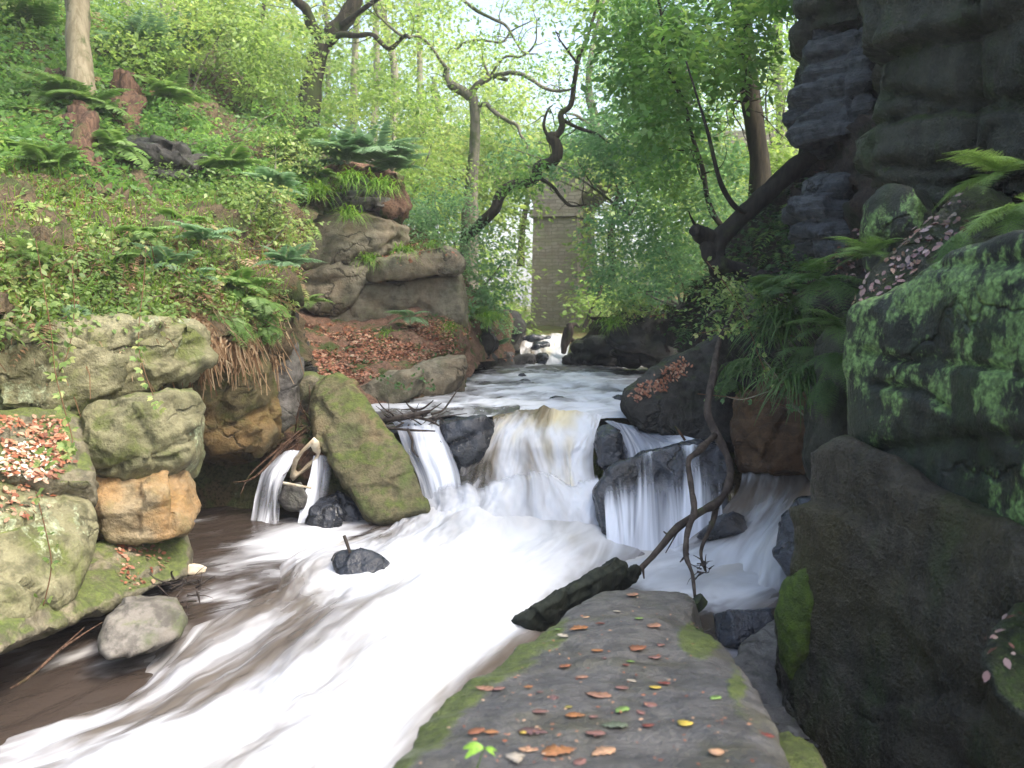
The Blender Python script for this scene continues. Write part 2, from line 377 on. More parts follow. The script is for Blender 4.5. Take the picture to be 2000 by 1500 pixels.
M = dict(
 lime=rockmat('pale mossy sandstone', (.17, .165, .085), (.26, .245, .145), (.115, .14, .035), moss=.5, mossc=(.17, .22, .035), mossb=(.07, .10, .02), lichen=.28, lichc=(.40, .46, .29), dark=.4),
 orange=rockmat('orange sandstone', (.25, .19, .10), (.33, .27, .17), (.17, .15, .06), moss=.22, mossc=(.17, .2, .04), stain=(.42, .22, .07), stainamt=.5, lichen=.08),
 mossy=rockmat('moss covered stone', (.17, .16, .11), (.24, .21, .14), (.12, .13, .05), moss=.8, mossc=(.16, .21, .045), mossb=(.07, .10, .025), mz=.5),
 lean=rockmat('leaning green stone', (.15, .145, .07), (.21, .18, .10), (.11, .145, .04), moss=.62, mossc=(.17, .22, .05), mossb=(.09, .12, .03), mz=.42, stain=(.36, .24, .13), stainamt=.4, crk=.01),
 tan=rockmat('tan sandstone', (.175, .155, .105), (.25, .225, .16), (.11, .115, .06), moss=.25, mossc=(.12, .16, .04), dark=.45, stain=(.26, .18, .11), stainamt=.35),
 hang=rockmat('olive stained sandstone', (.105, .088, .042), (.15, .12, .06), (.095, .11, .028), moss=.25, mossc=(.14, .17, .03), stain=(.30, .17, .06)),
 grey=rockmat('grey river stone', (.14, .13, .12), (.20, .19, .17), (.10, .10, .08), moss=.3, mossc=(.10, .13, .03)),
 round=rockmat('smooth stone', (.17, .155, .13), (.24, .22, .19), (.10, .12, .05), moss=.42, mossc=(.15, .19, .05), bs=.25, crk=.01),
 wet=rockmat('wet black stone', (.022, .027, .038), (.042, .048, .062), (.014, .017, .02), moss=0, rough=.28, spec=.6, bs=.45),
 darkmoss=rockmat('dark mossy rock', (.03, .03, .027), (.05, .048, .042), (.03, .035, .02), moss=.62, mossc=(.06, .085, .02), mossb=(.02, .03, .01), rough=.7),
 slab=rockmat('foreground slab stone', (.092, .092, .095), (.13, .125, .118), (.082, .08, .058), moss=.16, mossc=(.12, .16, .035), mossb=(.06, .085, .02), bs=.5, mz=.80, rough=.55, lichen=0, dark=.55, crk=.01, mask='mossmask'),
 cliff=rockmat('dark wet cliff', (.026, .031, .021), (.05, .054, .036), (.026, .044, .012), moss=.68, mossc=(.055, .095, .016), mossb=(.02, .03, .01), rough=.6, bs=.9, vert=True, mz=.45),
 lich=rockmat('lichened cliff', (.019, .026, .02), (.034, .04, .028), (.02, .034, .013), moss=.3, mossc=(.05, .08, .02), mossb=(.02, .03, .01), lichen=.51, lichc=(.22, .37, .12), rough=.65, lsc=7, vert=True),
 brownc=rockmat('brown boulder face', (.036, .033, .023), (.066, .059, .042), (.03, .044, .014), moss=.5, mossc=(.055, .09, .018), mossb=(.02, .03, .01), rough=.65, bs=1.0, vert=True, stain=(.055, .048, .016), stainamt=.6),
 blue=rockmat('blue grey layered rock', (.06, .07, .08), (.10, .112, .125), (.034, .038, .042), moss=.05, rough=.7, layer=16, bs=.9),
 cave=rockmat('brown cave rock', (.11, .06, .03), (.15, .085, .04), (.07, .04, .02), moss=.0, rough=.6),
 soilL=soil('bank soil', (.085, .066, .04), (.13, .10, .06), (.06, .08, .028)),
 soilM=soil('leaf mould', (.15, .095, .065), (.22, .13, .09), (.07, .10, .03)),
 soilR=soil('dark slope', (.035, .03, .027), (.06, .045, .038), (.025, .032, .018)),
 far=soil('woodland floor', (.10, .10, .04), (.12, .16, .05), (.16, .12, .06), sc_=1.5),
 bed=soil('river bed', (.06, .05, .04), (.10, .08, .06), (.05, .05, .04)),
 river=watermat('river water', (.085, .08, .078), su=2.2, sv=1.6, rip=9, bs=.5, warmamt=.1),
 pool=watermat('brown pool water', (.055, .042, .034), su=2.0, sv=1.0, rip=8, bs=.35, warmamt=.25),
 fall=watermat('falling water', (.19, .15, .09), su=3.4, sv=.6, thin=True, warmamt=.75, warm=(.66, .55, .28)),
 apron=watermat('tumbling white water', (.15, .12, .08), su=2.6, sv=.7, thin=True, warmamt=.4),
 veil=watermat('thin veil of water', (.22, .24, .29), su=5.5, sv=.4, thin=True, warmamt=.0, foamc=(.8, .83, .9)),
 chute=watermat('white rushing water', (.135, .115, .098), su=2.4, sv=.62, warmamt=.12, rip=6, bs=.12),
)
# ---------------------------------------------------------------- ground, banks
LB, lbf = sheet('left_bank', -1000, 640, -120, 730, 7, [(-1000, 650, 4.2), (-1000, 300, 5.5), (-1000, -120, 11), (-600, 650, 4.6), (-260, 650, 5), (0, 660, 6.7), (200, 650, 7.2), (380, 650, 7.9), (500, 660, 8.9), (560, 720, 9.8),
  (-260, 480, 5.8), (0, 480, 7.6), (200, 460, 8.5), (400, 480, 9.2), (560, 560, 9.9), (640, 600, 12.5), (-260, 320, 7), (0, 330, 9.6), (200, 350, 10.4), (400, 400, 11.3), (600, 420, 13),
  (0, 200, 12), (200, 260, 11.8), (400, 300, 13), (620, 320, 14.8), (0, 60, 14), (200, 150, 14), (400, 180, 16), (620, 240, 18.5), (0, -120, 17), (300, 60, 19), (620, 120, 26), (-260, 0, 12), (-260, -120, 14), (640, 0, 34), (300, -120, 26), (500, 500, 10.9), (540, 490, 11.0), (290, 310, 12.8), (370, 330, 12.9), (430, 220, 15.6)],
  M['soilL'], amp=.27, fs=1.1, keep=[(-1000, -120), (120, -120), (200, 60), (420, 110), (560, 210), (640, 330), (640, 420), (600, 440), (590, 600), (590, 730), (520, 705), (400, 660), (200, 648), (-260, 650), (-1000, 700)])
CW, _ = sheet('left_gorge_wall', -900, 780, 540, 1400, 10, [(-900, 600, 5), (-900, 1400, 5), (80, 700, 8), (80, 1010, 8), (330, 700, 9.3), (330, 1010, 9.4), (480, 700, 10.2), (500, 960, 10.4), (620, 640, 10.8), (640, 960, 10.0), (780, 640, 11), (780, 1010, 9.5), (560, 540, 10.6)],
  M['darkmoss'], amp=.15, fs=1.3, keep=[(80, 640), (560, 540), (590, 640), (650, 790), (780, 840), (780, 1010), (80, 1010), (-300, 1390), (-890, 1390), (-890, 600)])
MD, mdf = sheet('leafy_bank', 530, 1000, 430, 830, 6, [(530, 830, 9.7), (560, 790, 10.0), (700, 795, 10.5), (860, 790, 11.8), (930, 770, 13), (530, 640, 11.6), (560, 660, 11.8), (700, 645, 13), (900, 640, 13.8), (1000, 690, 17.5), (1000, 600, 19),
  (600, 580, 14.6), (700, 600, 14.6), (760, 450, 15.6), (880, 500, 15.6), (900, 590, 14.8), (1000, 520, 21), (600, 430, 15.5)], M['soilM'], amp=.12, fs=1.4,
  keep=[(530, 830), (530, 640), (585, 600), (590, 440), (770, 430), (860, 470), (905, 540), (960, 590), (1000, 620), (1000, 700), (930, 715), (900, 790), (760, 830)])
RS, rsf = sheet('right_slope', 1130, 2300, -200, 960, 9, [(1130, 660, 19), (1200, 610, 17), (1330, 640, 13.5), (1330, 600, 14.5), (1400, 500, 12.2), (1500, 450, 10.8), (1560, 320, 11), (1600, 100, 11.5), (1700, 300, 8.2), (1700, 600, 7.2), (1500, 620, 9.6), (1500, 850, 9.2), (1400, 700, 10.8),
  (1380, 860, 10.2), (1600, 800, 8.7), (1600, 940, 8.3), (2000, 600, 5.6), (2000, 300, 6.4), (2000, 0, 7.2), (1700, 0, 9), (2300, 0, 4.5), (2300, 700, 3.6), (2000, 900, 5.0), (1580, -200, 13), (2300, -200, 5)],
  M['soilR'], amp=.2, fs=1.1, strata=.08, keep=[(1130, 690), (1150, 620), (1330, 585), (1450, 430), (1545, 330), (1585, 60), (1570, -200), (2300, -200), (2300, 960), (1350, 960), (1330, 690)])
# far valley floor and hillsides, one sheet to the horizon
def valley():
    ys = np.concatenate([np.arange(-6, 30, .4), np.arange(30, 70, 1.), np.array([75, 85, 100, 130, 180, 260, 400])])
    xs = np.concatenate([-np.geomspace(1, 300, 60)[::-1], np.linspace(-.98, .98, 12), np.geomspace(1, 300, 60)])
    X, Y = np.meshgrid(xs, ys); X = X.ravel(); Y = Y.ravel()
    xc = 0.4 + .03 * np.clip(Y - 10, 0, 40); bed = np.where(Y > 17, .9 + .6 * sstep(17, 20, Y) + .012 * np.clip(Y - 20, 0, 80), np.where(Y > 9.5, .55, -.75))
    wl = np.interp(Y, [-6, 8, 12, 16, 20, 30, 60], [8, 6, 4.4, 2.3, 1.6, 2.5, 5]); wr = np.interp(Y, [-6, 8, 12, 16, 20, 30, 60], [8, 5, 4.5, 3.2, 1.5, 2.5, 6])
    a = np.clip(-(X - xc) - wl, 0, None); b = np.clip((X - xc) - wr, 0, None)
    q = np.stack([X, Y, 0 * X], 1)
    k = np.where(Y > 14, 1., .5)
    Z = bed + k * (np.minimum(a * .62, 7 + a * .10) + np.minimum(b * .6, 7 + b * .1)) + .35 * fbm(q * .25, 4) * sstep(0, 1.5, a + b) + .08 * fbm(q * 1.2, 3)
    V = np.stack([X, Y, Z], 1); nx, ny = len(xs), len(ys); i = np.arange(nx * ny).reshape(ny, nx)
    F4 = np.stack([i[:-1, :-1], i[:-1, 1:], i[1:, 1:], i[1:, :-1]], -1).reshape(-1, 4)
    raw('ground', V, F4, M['far'], origin=False)['kind'] = 'structure'
    return lambda x, y: np.interp(0, [0], [0])
valley()
def gz(x, y):                                    # height of the valley ground
    xc = 0.4 + .03 * np.clip(y - 10, 0, 40); bed = .9 + .6 * sstep(17, 20, y) + .012 * np.clip(y - 20, 0, 80)
    wl = np.interp(y, [12, 16, 20, 30, 60], [4.4, 2.3, 1.6, 2.5, 5]); wr = np.interp(y, [12, 16, 20, 30, 60], [4.5, 3.2, 1.5, 2.5, 6])
    a = np.clip(-(x - xc) - wl, 0, None); b = np.clip((x - xc) - wr, 0, None)
    return bed + np.minimum(a * .62, 7 + a * .1) + np.minimum(b * .6, 7 + b * .1)

# ---------------------------------------------------------------- left rocks
rock('rock_slab', [(-90, 640), (0, 640), (100, 630), (250, 628), (370, 640), (392, 695), (335, 742), (200, 795), (150, 812), (60, 820), (-90, 822)], (6.75, .25, -.1), M['lime'],
     'broad pale lichen-spotted rock slab directly under the bramble covered bank', 'rock', thick=1.2, bulge=0.06, vox=.028, amp=.04, strata=.03, tilt=-.5, cracks=[[(75, 760), (110, 735), (140, 700)], [(50, 815), (150, 800)]], cd=.05, seed=2, chis=10, facet=.14)
rock('boulder', [(150, 805), (200, 797), (290, 780), (330, 768), (375, 775), (388, 800), (385, 870), (368, 915), (335, 928), (240, 932), (180, 925), (150, 895), (135, 850)], (6.55, .25, 0), M['lime'],
     'bulging green and cream boulder stacked above the orange stone', 'boulder', thick=1.0, bulge=0.11, vox=.025, amp=.03, cracks=[[(300, 890), (345, 868), (386, 860)], [(190, 925), (260, 905), (330, 898), (368, 880)]], cd=.05, seed=3, chis=9, facet=.12)
rock('boulder', [(190, 935), (240, 925), (300, 915), (352, 920), (372, 950), (385, 995), (365, 1035), (300, 1050), (215, 1055), (188, 1020), (172, 970)], (6.5, .25, -.1), M['orange'],
     'smooth orange banded sandstone block between green boulder and mossy slab', 'boulder', thick=.9, bulge=0.09, vox=.024, amp=.025, cracks=[[(335, 925), (345, 980), (330, 1040)]], seed=4, chis=9, facet=.1)
rock('rock_ledge', [(-90, 800), (40, 810), (120, 812), (160, 850), (168, 905), (180, 965), (170, 1000), (100, 960), (-90, 930)], (6.1, .3, -.5), M['mossy'],
     'mossy ledge heaped with orange leaves and white blossom beside the green boulder', 'rock ledge', thick=.9, bulge=0.07, vox=.028, amp=.05, seed=5)
rock('boulder', [(-100, 935), (0, 925), (60, 920), (120, 930), (160, 960), (172, 1020), (150, 1090), (125, 1150), (80, 1190), (0, 1208), (-100, 1215)], (5.55, .25, -.35), M['lime'],
     'large square edged boulder with yellow moss at the far left edge', 'boulder', thick=1.0, bulge=0.10, vox=.024, amp=.035, cracks=[[(-60, 1040), (20, 1030), (90, 1000)]], seed=6, chis=10, facet=.12)
rock('rock_slab', [(-100, 1150), (60, 1150), (140, 1085), (220, 1055), (300, 1047), (345, 1046), (358, 1080), (350, 1125), (250, 1165), (130, 1215), (0, 1268), (-100, 1300)], (5.85, .32, -.55), M['mossy'],
     'flat mossy slab with scattered orange leaves overhanging the dark water', 'rock', thick=1.3, bulge=0.04, vox=.026, amp=.03, seed=7, chis=1)
rock('stone', [(198, 1240), (213, 1203), (250, 1180), (305, 1167), (342, 1175), (358, 1210), (347, 1242), (290, 1268), (215, 1284), (199, 1268)], (5.45, .1, -.3), M['round'],
     'smooth rounded triangular stone tucked below the mossy slab', 'stone', thick=.45, bulge=0.09, vox=.018, amp=.012, fs=2, chis=0, seed=8, fine=.003)
rock('boulder', [(330, 755), (365, 665), (420, 640), (480, 655), (510, 700), (530, 770), (537, 840), (505, 895), (440, 920), (385, 930), (362, 900), (385, 850), (385, 790)], (8.7, .2, .1), M['hang'],
     'undercut olive and orange boulder hanging over the shadowed pool', 'boulder', thick=1.2, bulge=0.15, vox=.035, amp=.05, cracks=[[(400, 850), (470, 825), (515, 800)]], seed=9, chis=9, facet=.12)
rock('boulder', [(480, 690), (530, 650), (575, 680), (580, 800), (555, 870), (515, 905), (530, 830), (510, 740)], (9.4, .1, 0), M['grey'],
     'narrow grey rock wedge right of the olive undercut boulder', 'boulder', thick=.8, bulge=0.07, vox=.035, amp=.05, seed=10)
WALL = 'blocks of the cracked tan sandstone wall'
rock('sandstone_block', [(592, 470), (600, 435), (680, 425), (755, 430), (785, 450), (782, 475), (740, 497), (660, 512), (600, 522), (588, 500)], (13.5, .1, -.1), M['tan'],
     'topmost thick block of the cracked tan sandstone wall with grass tuft above', 'rock', WALL, thick=1.5, bulge=.04, vox=.05, amp=.05, strata=.04, sf=5, seed=11, facet=.05, grow=1.1, chis=1, cracks=[[(690, 505), (745, 488), (782, 468)]])
rock('sandstone_block', [(592, 532), (650, 520), (715, 507), (745, 505), (712, 552), (690, 588), (655, 612), (612, 605), (595, 575)], (13.4, .1, 0), M['tan'],
     'pale wedge of tan sandstone under the long horizontal crack', 'rock', WALL, thick=1.4, bulge=.04, vox=.05, amp=.04, seed=12, facet=.05, grow=1.1, chis=1, cracks=[[(595, 553), (660, 546), (700, 552)]], strata=.03)
rock('sandstone_block', [(720, 548), (745, 508), (800, 498), (870, 495), (897, 512), (890, 528), (850, 536), (790, 545)], (13.35, .1, 0), M['tan'],
     'thin overhanging tan sandstone ledge capped with fallen leaves', 'rock', WALL, thick=1.3, bulge=.04, vox=.05, amp=.05, seed=13, facet=.05, grow=1.1, chis=1)
rock('sandstone_block', [(640, 635), (662, 612), (695, 595), (722, 562), (800, 552), (885, 540), (908, 570), (912, 625), (860, 645), (740, 655)], (13.6, .1, 0), M['tan'],
     'widest lower block of the tan sandstone wall standing on the leafy bank', 'rock', WALL, thick=1.4, bulge=.04, vox=.05, amp=.05, seed=14, facet=.05, grow=1.1, chis=1, cracks=[[(700, 575), (750, 600), (790, 615)]])
rock('rock_ledge', [(625, 425), (635, 375), (700, 350), (755, 375), (760, 398), (700, 420)], (13.8, .1, 0), M['grey'],
     'thin layered grey ledges above the tan sandstone wall', 'rock ledge', thick=1.2, bulge=.1, vox=.045, amp=.03, blk=(.16, .7, .09), facet=.12, seed=15, cracks=[[(640, 410), (700, 385), (755, 372)]])
rock('boulder', [(558, 748), (595, 733), (650, 740), (660, 790), (630, 808), (590, 810), (566, 800)], (9.75, 0, -.1), M['mossy'],
     'low mossy block wedged behind top of the leaning slab', 'boulder', thick=.6, bulge=.1, vox=.03, amp=.03, seed=16)
rock('boulder', [(800, 722), (850, 703), (905, 697), (911, 715), (900, 764), (850, 772), (800, 772)], (11.7, .1, 0), M['tan'],
     'square brown block at the waterline where the upper river bends', 'boulder', thick=.9, bulge=.1, vox=.035, amp=.025, seed=17, chis=5)
rock('boulder', [(650, 775), (700, 752), (760, 735), (815, 722), (830, 740), (815, 770), (740, 800), (690, 800)], (11.0, .1, 0), M['tan'],
     'long low tan block between leaning slab and the waterline block', 'boulder', thick=.8, bulge=.1, vox=.035, amp=.03, seed=18)
rock('leaning_slab', [(612, 800), (622, 760), (642, 742), (662, 737), (695, 755), (740, 818), (790, 888), (820, 950), (829, 990), (826, 1025), (790, 1040), (748, 1040), (705, 985), (652, 905), (622, 862)], (9.0, 0, -.28), M['lean'],
     'tall moss green slab leaning beside the waterfall above twig debris', 'boulder', thick=.42, bulge=.12, vox=.022, amp=.02, fs=1.8, seed=19, chis=2, cracks=[[(625, 850), (640, 890)]], back=(-.35, 1, -.1))
rock('boulder', [(-700, 640), (-400, 620), (-120, 640), (-70, 800), (-80, 960), (-90, 1200), (-300, 1290), (-700, 1300)], (4.9, .12, -.1), M['lime'],
     'big mossy bank boulder just beyond the left edge of the view', 'boulder', thick=1.2, bulge=.2, vox=.035, amp=.05, seed=32, chis=9, facet=.12, blk=(.7, 1.3, .05))
# stones in and beside the falls
rock('wet_rock', [(858, 850), (865, 828), (900, 820), (945, 818), (963, 828), (965, 860), (940, 900), (905, 925), (880, 900)], (9.25, 0, -.1), M['wet'],
     'black wet rock splitting left fall from the main fall', 'rock', thick=.5, bulge=.15, vox=.025, amp=.025, seed=20, cracks=[[(870, 870), (930, 848)]])
rock('wet_rock', [(1163, 860), (1172, 838), (1190, 832), (1212, 850), (1222, 890), (1212, 918), (1190, 925), (1168, 905)], (8.95, 0, -.1), M['wet'],
     'small upright black rock at right lip of the main fall', 'rock', thick=.45, bulge=.1, vox=.02, amp=.015, seed=21)
rock('wet_rock', [(1172, 960), (1215, 912), (1280, 885), (1350, 868), (1400, 872), (1425, 910), (1420, 990), (1395, 1040), (1300, 1052), (1190, 1055), (1180, 1010)], (8.3, 0, -.25), M['wet'],
     'biggest blue-black wet rock with thin veils of water down its face', 'rock', thick=.8, bulge=.14, vox=.026, amp=.025, seed=22, chis=2)
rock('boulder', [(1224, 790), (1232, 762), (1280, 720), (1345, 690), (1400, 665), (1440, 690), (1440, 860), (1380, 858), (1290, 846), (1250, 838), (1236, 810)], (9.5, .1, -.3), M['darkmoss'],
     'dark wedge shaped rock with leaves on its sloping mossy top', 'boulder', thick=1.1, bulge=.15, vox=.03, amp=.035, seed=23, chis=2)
rock('wet_rock', [(648, 1082), (690, 1077), (730, 1078), (756, 1100), (745, 1130), (700, 1150), (676, 1138), (655, 1110)], (6.9, 0, -.3), M['wet'],
     'black flat topped rock with a stick upright on it in mid rapids', 'rock', thick=.35, bulge=.06, vox=.02, amp=.015, seed=24)
rock('wet_rock', [(1395, 1015), (1430, 1000), (1452, 1012), (1455, 1040), (1400, 1058), (1360, 1050)], (7.7, 0, -.2), M['wet'],
     'low black rock awash in the right hand pool', 'rock', thick=.35, bulge=.05, vox=.022, amp=.015, seed=25)
rock('wet_rock', [(1518, 1080), (1530, 1020), (1560, 980), (1620, 970), (1640, 1060), (1600, 1150), (1560, 1140)], (6.5, -.2, -.2), M['wet'],
     'rounded black rock against the cliff foot right of the pool', 'rock', thick=.6, bulge=.1, vox=.025, amp=.02, seed=26)
rock('wet_rock', [(1398, 1200), (1430, 1193), (1520, 1190), (1525, 1225), (1475, 1250), (1440, 1290), (1405, 1255)], (5.75, 0, -.2), M['wet'],
     'flat black stone bridging narrow channel beside foreground slab', 'rock', thick=.4, bulge=.05, vox=.022, amp=.012, seed=27)
rock('wet_rock', [(1430, 1330), (1470, 1250), (1520, 1215), (1560, 1230), (1560, 1500), (1500, 1480)], (5.0, 0, -.6), M['grey'],
     'submerged blue-grey stone down in the narrow channel', 'rock', thick=.5, bulge=.05, vox=.03, amp=.03, seed=28)
rock('wet_rock', [(600, 1000), (625, 975), (650, 968), (672, 1000), (668, 1035), (625, 1040), (598, 1022)], (8.7, 0, -.2), M['wet'],
     'jagged black rock below the twig debris left of leaning slab', 'rock', thick=.4, bulge=.08, vox=.022, amp=.025, seed=29)
rock('stone', [(545, 975), (560, 950), (585, 945), (598, 970), (590, 998), (565, 1003)], (8.85, 0, -.2), M['grey'],
     'small grey stone between threads of the side cascade', 'stone', thick=.3, bulge=.08, vox=.02, amp=.012, seed=30)
rock('wet_rock', [(650, 960), (700, 985), (745, 1035), (700, 1040), (665, 1025)], (8.95, 0, -.2), M['wet'],
     'black rubble under the leaning slab foot', 'rock', thick=.4, bulge=.05, vox=.025, amp=.04, seed=31)
for k, (o, d, lb) in enumerate([
  ([(1073, 780), (1085, 774), (1120, 780), (1118, 790), (1080, 790)], 11.1, 'long black stone just above the main fall lip'),
  ([(1196, 778), (1205, 772), (1220, 776), (1222, 790), (1200, 790)], 11.0, 'small round black stone by the wedge rock in upper river'),
  ([(1010, 748), (1025, 741), (1042, 748), (1040, 757), (1013, 757)], 13.4, 'dark stone left of centre in the upper river'),
  ([(1012, 733), (1022, 729), (1028, 735), (1020, 741), (1012, 740)], 14.6, 'tiny reddish stone in the upper river'),
  ([(1120, 735), (1140, 733), (1150, 739), (1125, 742)], 14.7, 'thin flat stone breaking the far upper river'),
  ([(1178, 755), (1200, 751), (1212, 758), (1185, 763)], 12.9, 'low flat stone right of centre in upper river')]):
    rock('river_stone', o, (d, 0, 0), M['wet'], lb, 'stone', 'stones breaking the upper river', thick=.3, bulge=.05, vox=.025, amp=.012, seed=40 + k, chis=1)
# upstream rocks
UP = 'dark blocks at the foot of the upper cascade'
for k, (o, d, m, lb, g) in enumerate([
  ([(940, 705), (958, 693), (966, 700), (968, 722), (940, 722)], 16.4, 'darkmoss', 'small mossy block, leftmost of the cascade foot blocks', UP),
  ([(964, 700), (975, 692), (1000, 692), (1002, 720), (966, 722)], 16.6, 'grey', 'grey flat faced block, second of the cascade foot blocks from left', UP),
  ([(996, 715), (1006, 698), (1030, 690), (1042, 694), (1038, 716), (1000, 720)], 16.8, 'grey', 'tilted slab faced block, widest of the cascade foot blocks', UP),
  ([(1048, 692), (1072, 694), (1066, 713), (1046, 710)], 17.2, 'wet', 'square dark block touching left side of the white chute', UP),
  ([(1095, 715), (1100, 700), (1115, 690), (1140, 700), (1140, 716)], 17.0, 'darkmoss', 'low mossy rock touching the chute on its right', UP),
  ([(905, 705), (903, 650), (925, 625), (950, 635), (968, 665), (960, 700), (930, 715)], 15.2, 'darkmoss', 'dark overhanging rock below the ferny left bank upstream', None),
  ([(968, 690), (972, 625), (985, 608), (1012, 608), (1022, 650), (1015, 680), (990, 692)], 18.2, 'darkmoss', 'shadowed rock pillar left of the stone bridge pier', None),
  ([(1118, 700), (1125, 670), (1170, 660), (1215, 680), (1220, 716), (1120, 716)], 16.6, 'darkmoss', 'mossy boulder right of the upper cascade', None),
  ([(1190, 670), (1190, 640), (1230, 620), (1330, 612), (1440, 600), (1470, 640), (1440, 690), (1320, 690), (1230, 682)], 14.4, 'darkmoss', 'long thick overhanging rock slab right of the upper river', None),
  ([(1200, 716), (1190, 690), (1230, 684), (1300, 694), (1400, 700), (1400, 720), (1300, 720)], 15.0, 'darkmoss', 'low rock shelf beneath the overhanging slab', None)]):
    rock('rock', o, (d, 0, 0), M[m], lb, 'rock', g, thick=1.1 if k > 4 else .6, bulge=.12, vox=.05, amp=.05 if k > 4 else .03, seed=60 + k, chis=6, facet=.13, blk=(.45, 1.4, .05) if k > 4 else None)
for k, (o, d) in enumerate([([(1020, 662), (1040, 655), (1062, 658), (1060, 672), (1022, 675)], 18.9), ([(1035, 680), (1045, 668), (1070, 668), (1076, 690), (1040, 692)], 18.2), ([(1060, 660), (1075, 655), (1080, 668), (1064, 670)], 18.8)]):
    rock('cascade_stone', o, (d, 0, 0), M['wet'], ['flat wet stone at upper left of the far cascade', 'wet stone in lower left of the far cascade', 'small wet stone beside top of the white chute'][k], 'stone', thick=.5, bulge=.1, vox=.04, amp=.03, seed=80 + k)

rock('earth_mound', [(600, 395), (625, 355), (665, 335), (720, 330), (765, 348), (790, 400), (770, 420), (700, 390), (650, 400)], (14.2, .1, -.2), M['soilM'], 'red brown root filled earth cap under the crag ferns', 'earth mound', thick=1.4, bulge=.25, vox=.05, amp=.12, fs=2.5, seed=140, chis=0)
# ---------------------------------------------------------------- foreground slab (modelled by its own top plane)
def fslab():
    top = [(740, 1560), (775, 1490), (800, 1440), (870, 1372), (985, 1292), (1060, 1242), (1120, 1195), (1180, 1160), (1250, 1152), (1330, 1147), (1357, 1172), (1358, 1205), (1392, 1240), (1425, 1275), (1455, 1330), (1485, 1395), (1520, 1470), (1560, 1560), (1700, 1900), (600, 1900)]
    t = np.array(top, float)
    def zt(px, py):  # sloping top
        return np.interp(py, [1140, 1500, 1900], [.56, .92, 1.0])
    A = PZ(t[:, 0], t[:, 1], zt(t[:, 0], t[:, 1])); n = len(A); cen = A.mean(0)
    cx, cy = t.mean(0)
    q = np.array([cx, cy]) + (t - [cx, cy]) * .86; B = PZ(q[:, 0], q[:, 1], zt(q[:, 0], q[:, 1]) + .05)
    lo = A.copy(); lo[:, :2] = cen[:2] + (A[:, :2] - cen[:2]) * 1.10; lo[:, 2] -= .28
    lo2 = A.copy(); lo2[:, :2] = cen[:2] + (A[:, :2] - cen[:2]) * 1.02; lo2[:, 2] = -.7
    V = np.concatenate([[cen + [0, 0, .06]], B, A, lo, lo2, [[cen[0], cen[1], -.8]]]); Fc = []
    for i in range(n):
        j = (i + 1) % n; Fc.append((0, 1 + i, 1 + j))
        for k in range(3): a = 1 + k * n; Fc.append((a + i, a + n + i, a + n + j, a + j))
        a = 1 + 3 * n; Fc.append((a + i, len(V) - 1, a + j))
    V, N, F4 = remesh(V, Fc, .02)
    N = normals(V, F4); N *= np.sign(((V - V.mean(0)) * N).sum(1).mean())
    ny = np.clip(N[:, 2], 0, 1)
    d = .03 * fbm(V * 1.5 + 4, 3) + .012 * ridged(V * np.array([1.2, 3.5, 3.]) + 2, 3) + .004 * fbm(V * 16, 3)
    V = V + N * d[:, None]
    q = proj(V); g = lambda cx, cy, rx, ry: np.exp(-((q[:, 0] - cx) / rx) ** 2 - ((q[:, 1] - cy) / ry) ** 2)
    mm = .9 * g(1368, 1245, 52, 48) + .6 * g(1440, 1340, 30, 60) + .62 * np.exp(-(pldist(q, [(770, 1510), (800, 1440), (880, 1370), (1000, 1285), (1080, 1228)]) / 50) ** 2) + .3 * g(1480, 1440, 40, 60) + .3 * g(860, 1440, 60, 50)
    o = raw('foreground_slab', V, F4, M['slab'], attrs={'mossmask': mm}); tag(o, 'wide flat grey rock slab in foreground strewn with autumn leaves', 'rock')
    return V, F4
FV, FF = fslab()
def slab_z(x, y):
    m = FV[:, 2] > .3; W = FV[m]; i = np.argmin((W[:, 0] - x) ** 2 + (W[:, 1] - y) ** 2); return W[i, 2]
def on_slab(px, py):
    z = .8
    for _ in range(8):
        p = PZ(px, py, z); z = slab_z(p[0], p[1])
    return PZ(px, py, z)
# ---------------------------------------------------------------- right cliffs
rock('cliff_boulder', [(1520, 1180), (1545, 1130), (1585, 1080), (1575, 980), (1590, 900), (1650, 870), (1750, 920), (1860, 1000), (2000, 1050), (2200, 1090), (2300, 1650), (1620, 1650), (1560, 1500), (1530, 1330)], (4.12, -.28, -.02), M['brownc'],
     'huge brown streaked boulder filling the lower right corner', 'boulder', thick=1.6, bulge=.06, vox=.03, amp=.03, facet=.05, fs=1.6, seed=90, chis=0, back=(.6, 1, 0), cracks=[[(1990, 1190), (1930, 1290), (1900, 1400)]])
rock('moss_bulge', [(1518, 1200), (1540, 1140), (1580, 1100), (1590, 1180), (1575, 1280), (1545, 1330), (1522, 1270)], (4.6, -.2, 0), rockmat('bright moss', (.05, .08, .015), (.08, .11, .02), None, moss=1, mossc=(.10, .16, .02), mossb=(.045, .075, .012), mz=.1),
     'bright green moss hump on left edge of the brown streaked boulder', 'rock', thick=.25, bulge=.1, vox=.02, amp=.012, seed=91, chis=0)
rock('cliff_boulder', [(1665, 620), (1690, 590), (1760, 560), (1870, 500), (1960, 470), (2200, 440), (2300, 1150), (2000, 1120), (1930, 1080), (1850, 1040), (1760, 975), (1700, 960), (1670, 880), (1660, 760)], (4.02, -.28, -.02), M['lich'],
     'dark cliff boulder covered with bright green lichen patches', 'boulder', thick=1.6, bulge=.08, vox=.028, amp=.02, facet=.04, seed=92, chis=0, blk=(.8, 1.7, .03), back=(.6, 1, 0), cd=.05, cw=6,
     cracks=[[(1690, 690), (1740, 702), (1800, 700), (1900, 710), (1990, 730)], [(1700, 748), (1745, 755), (1800, 765), (1850, 800)]])
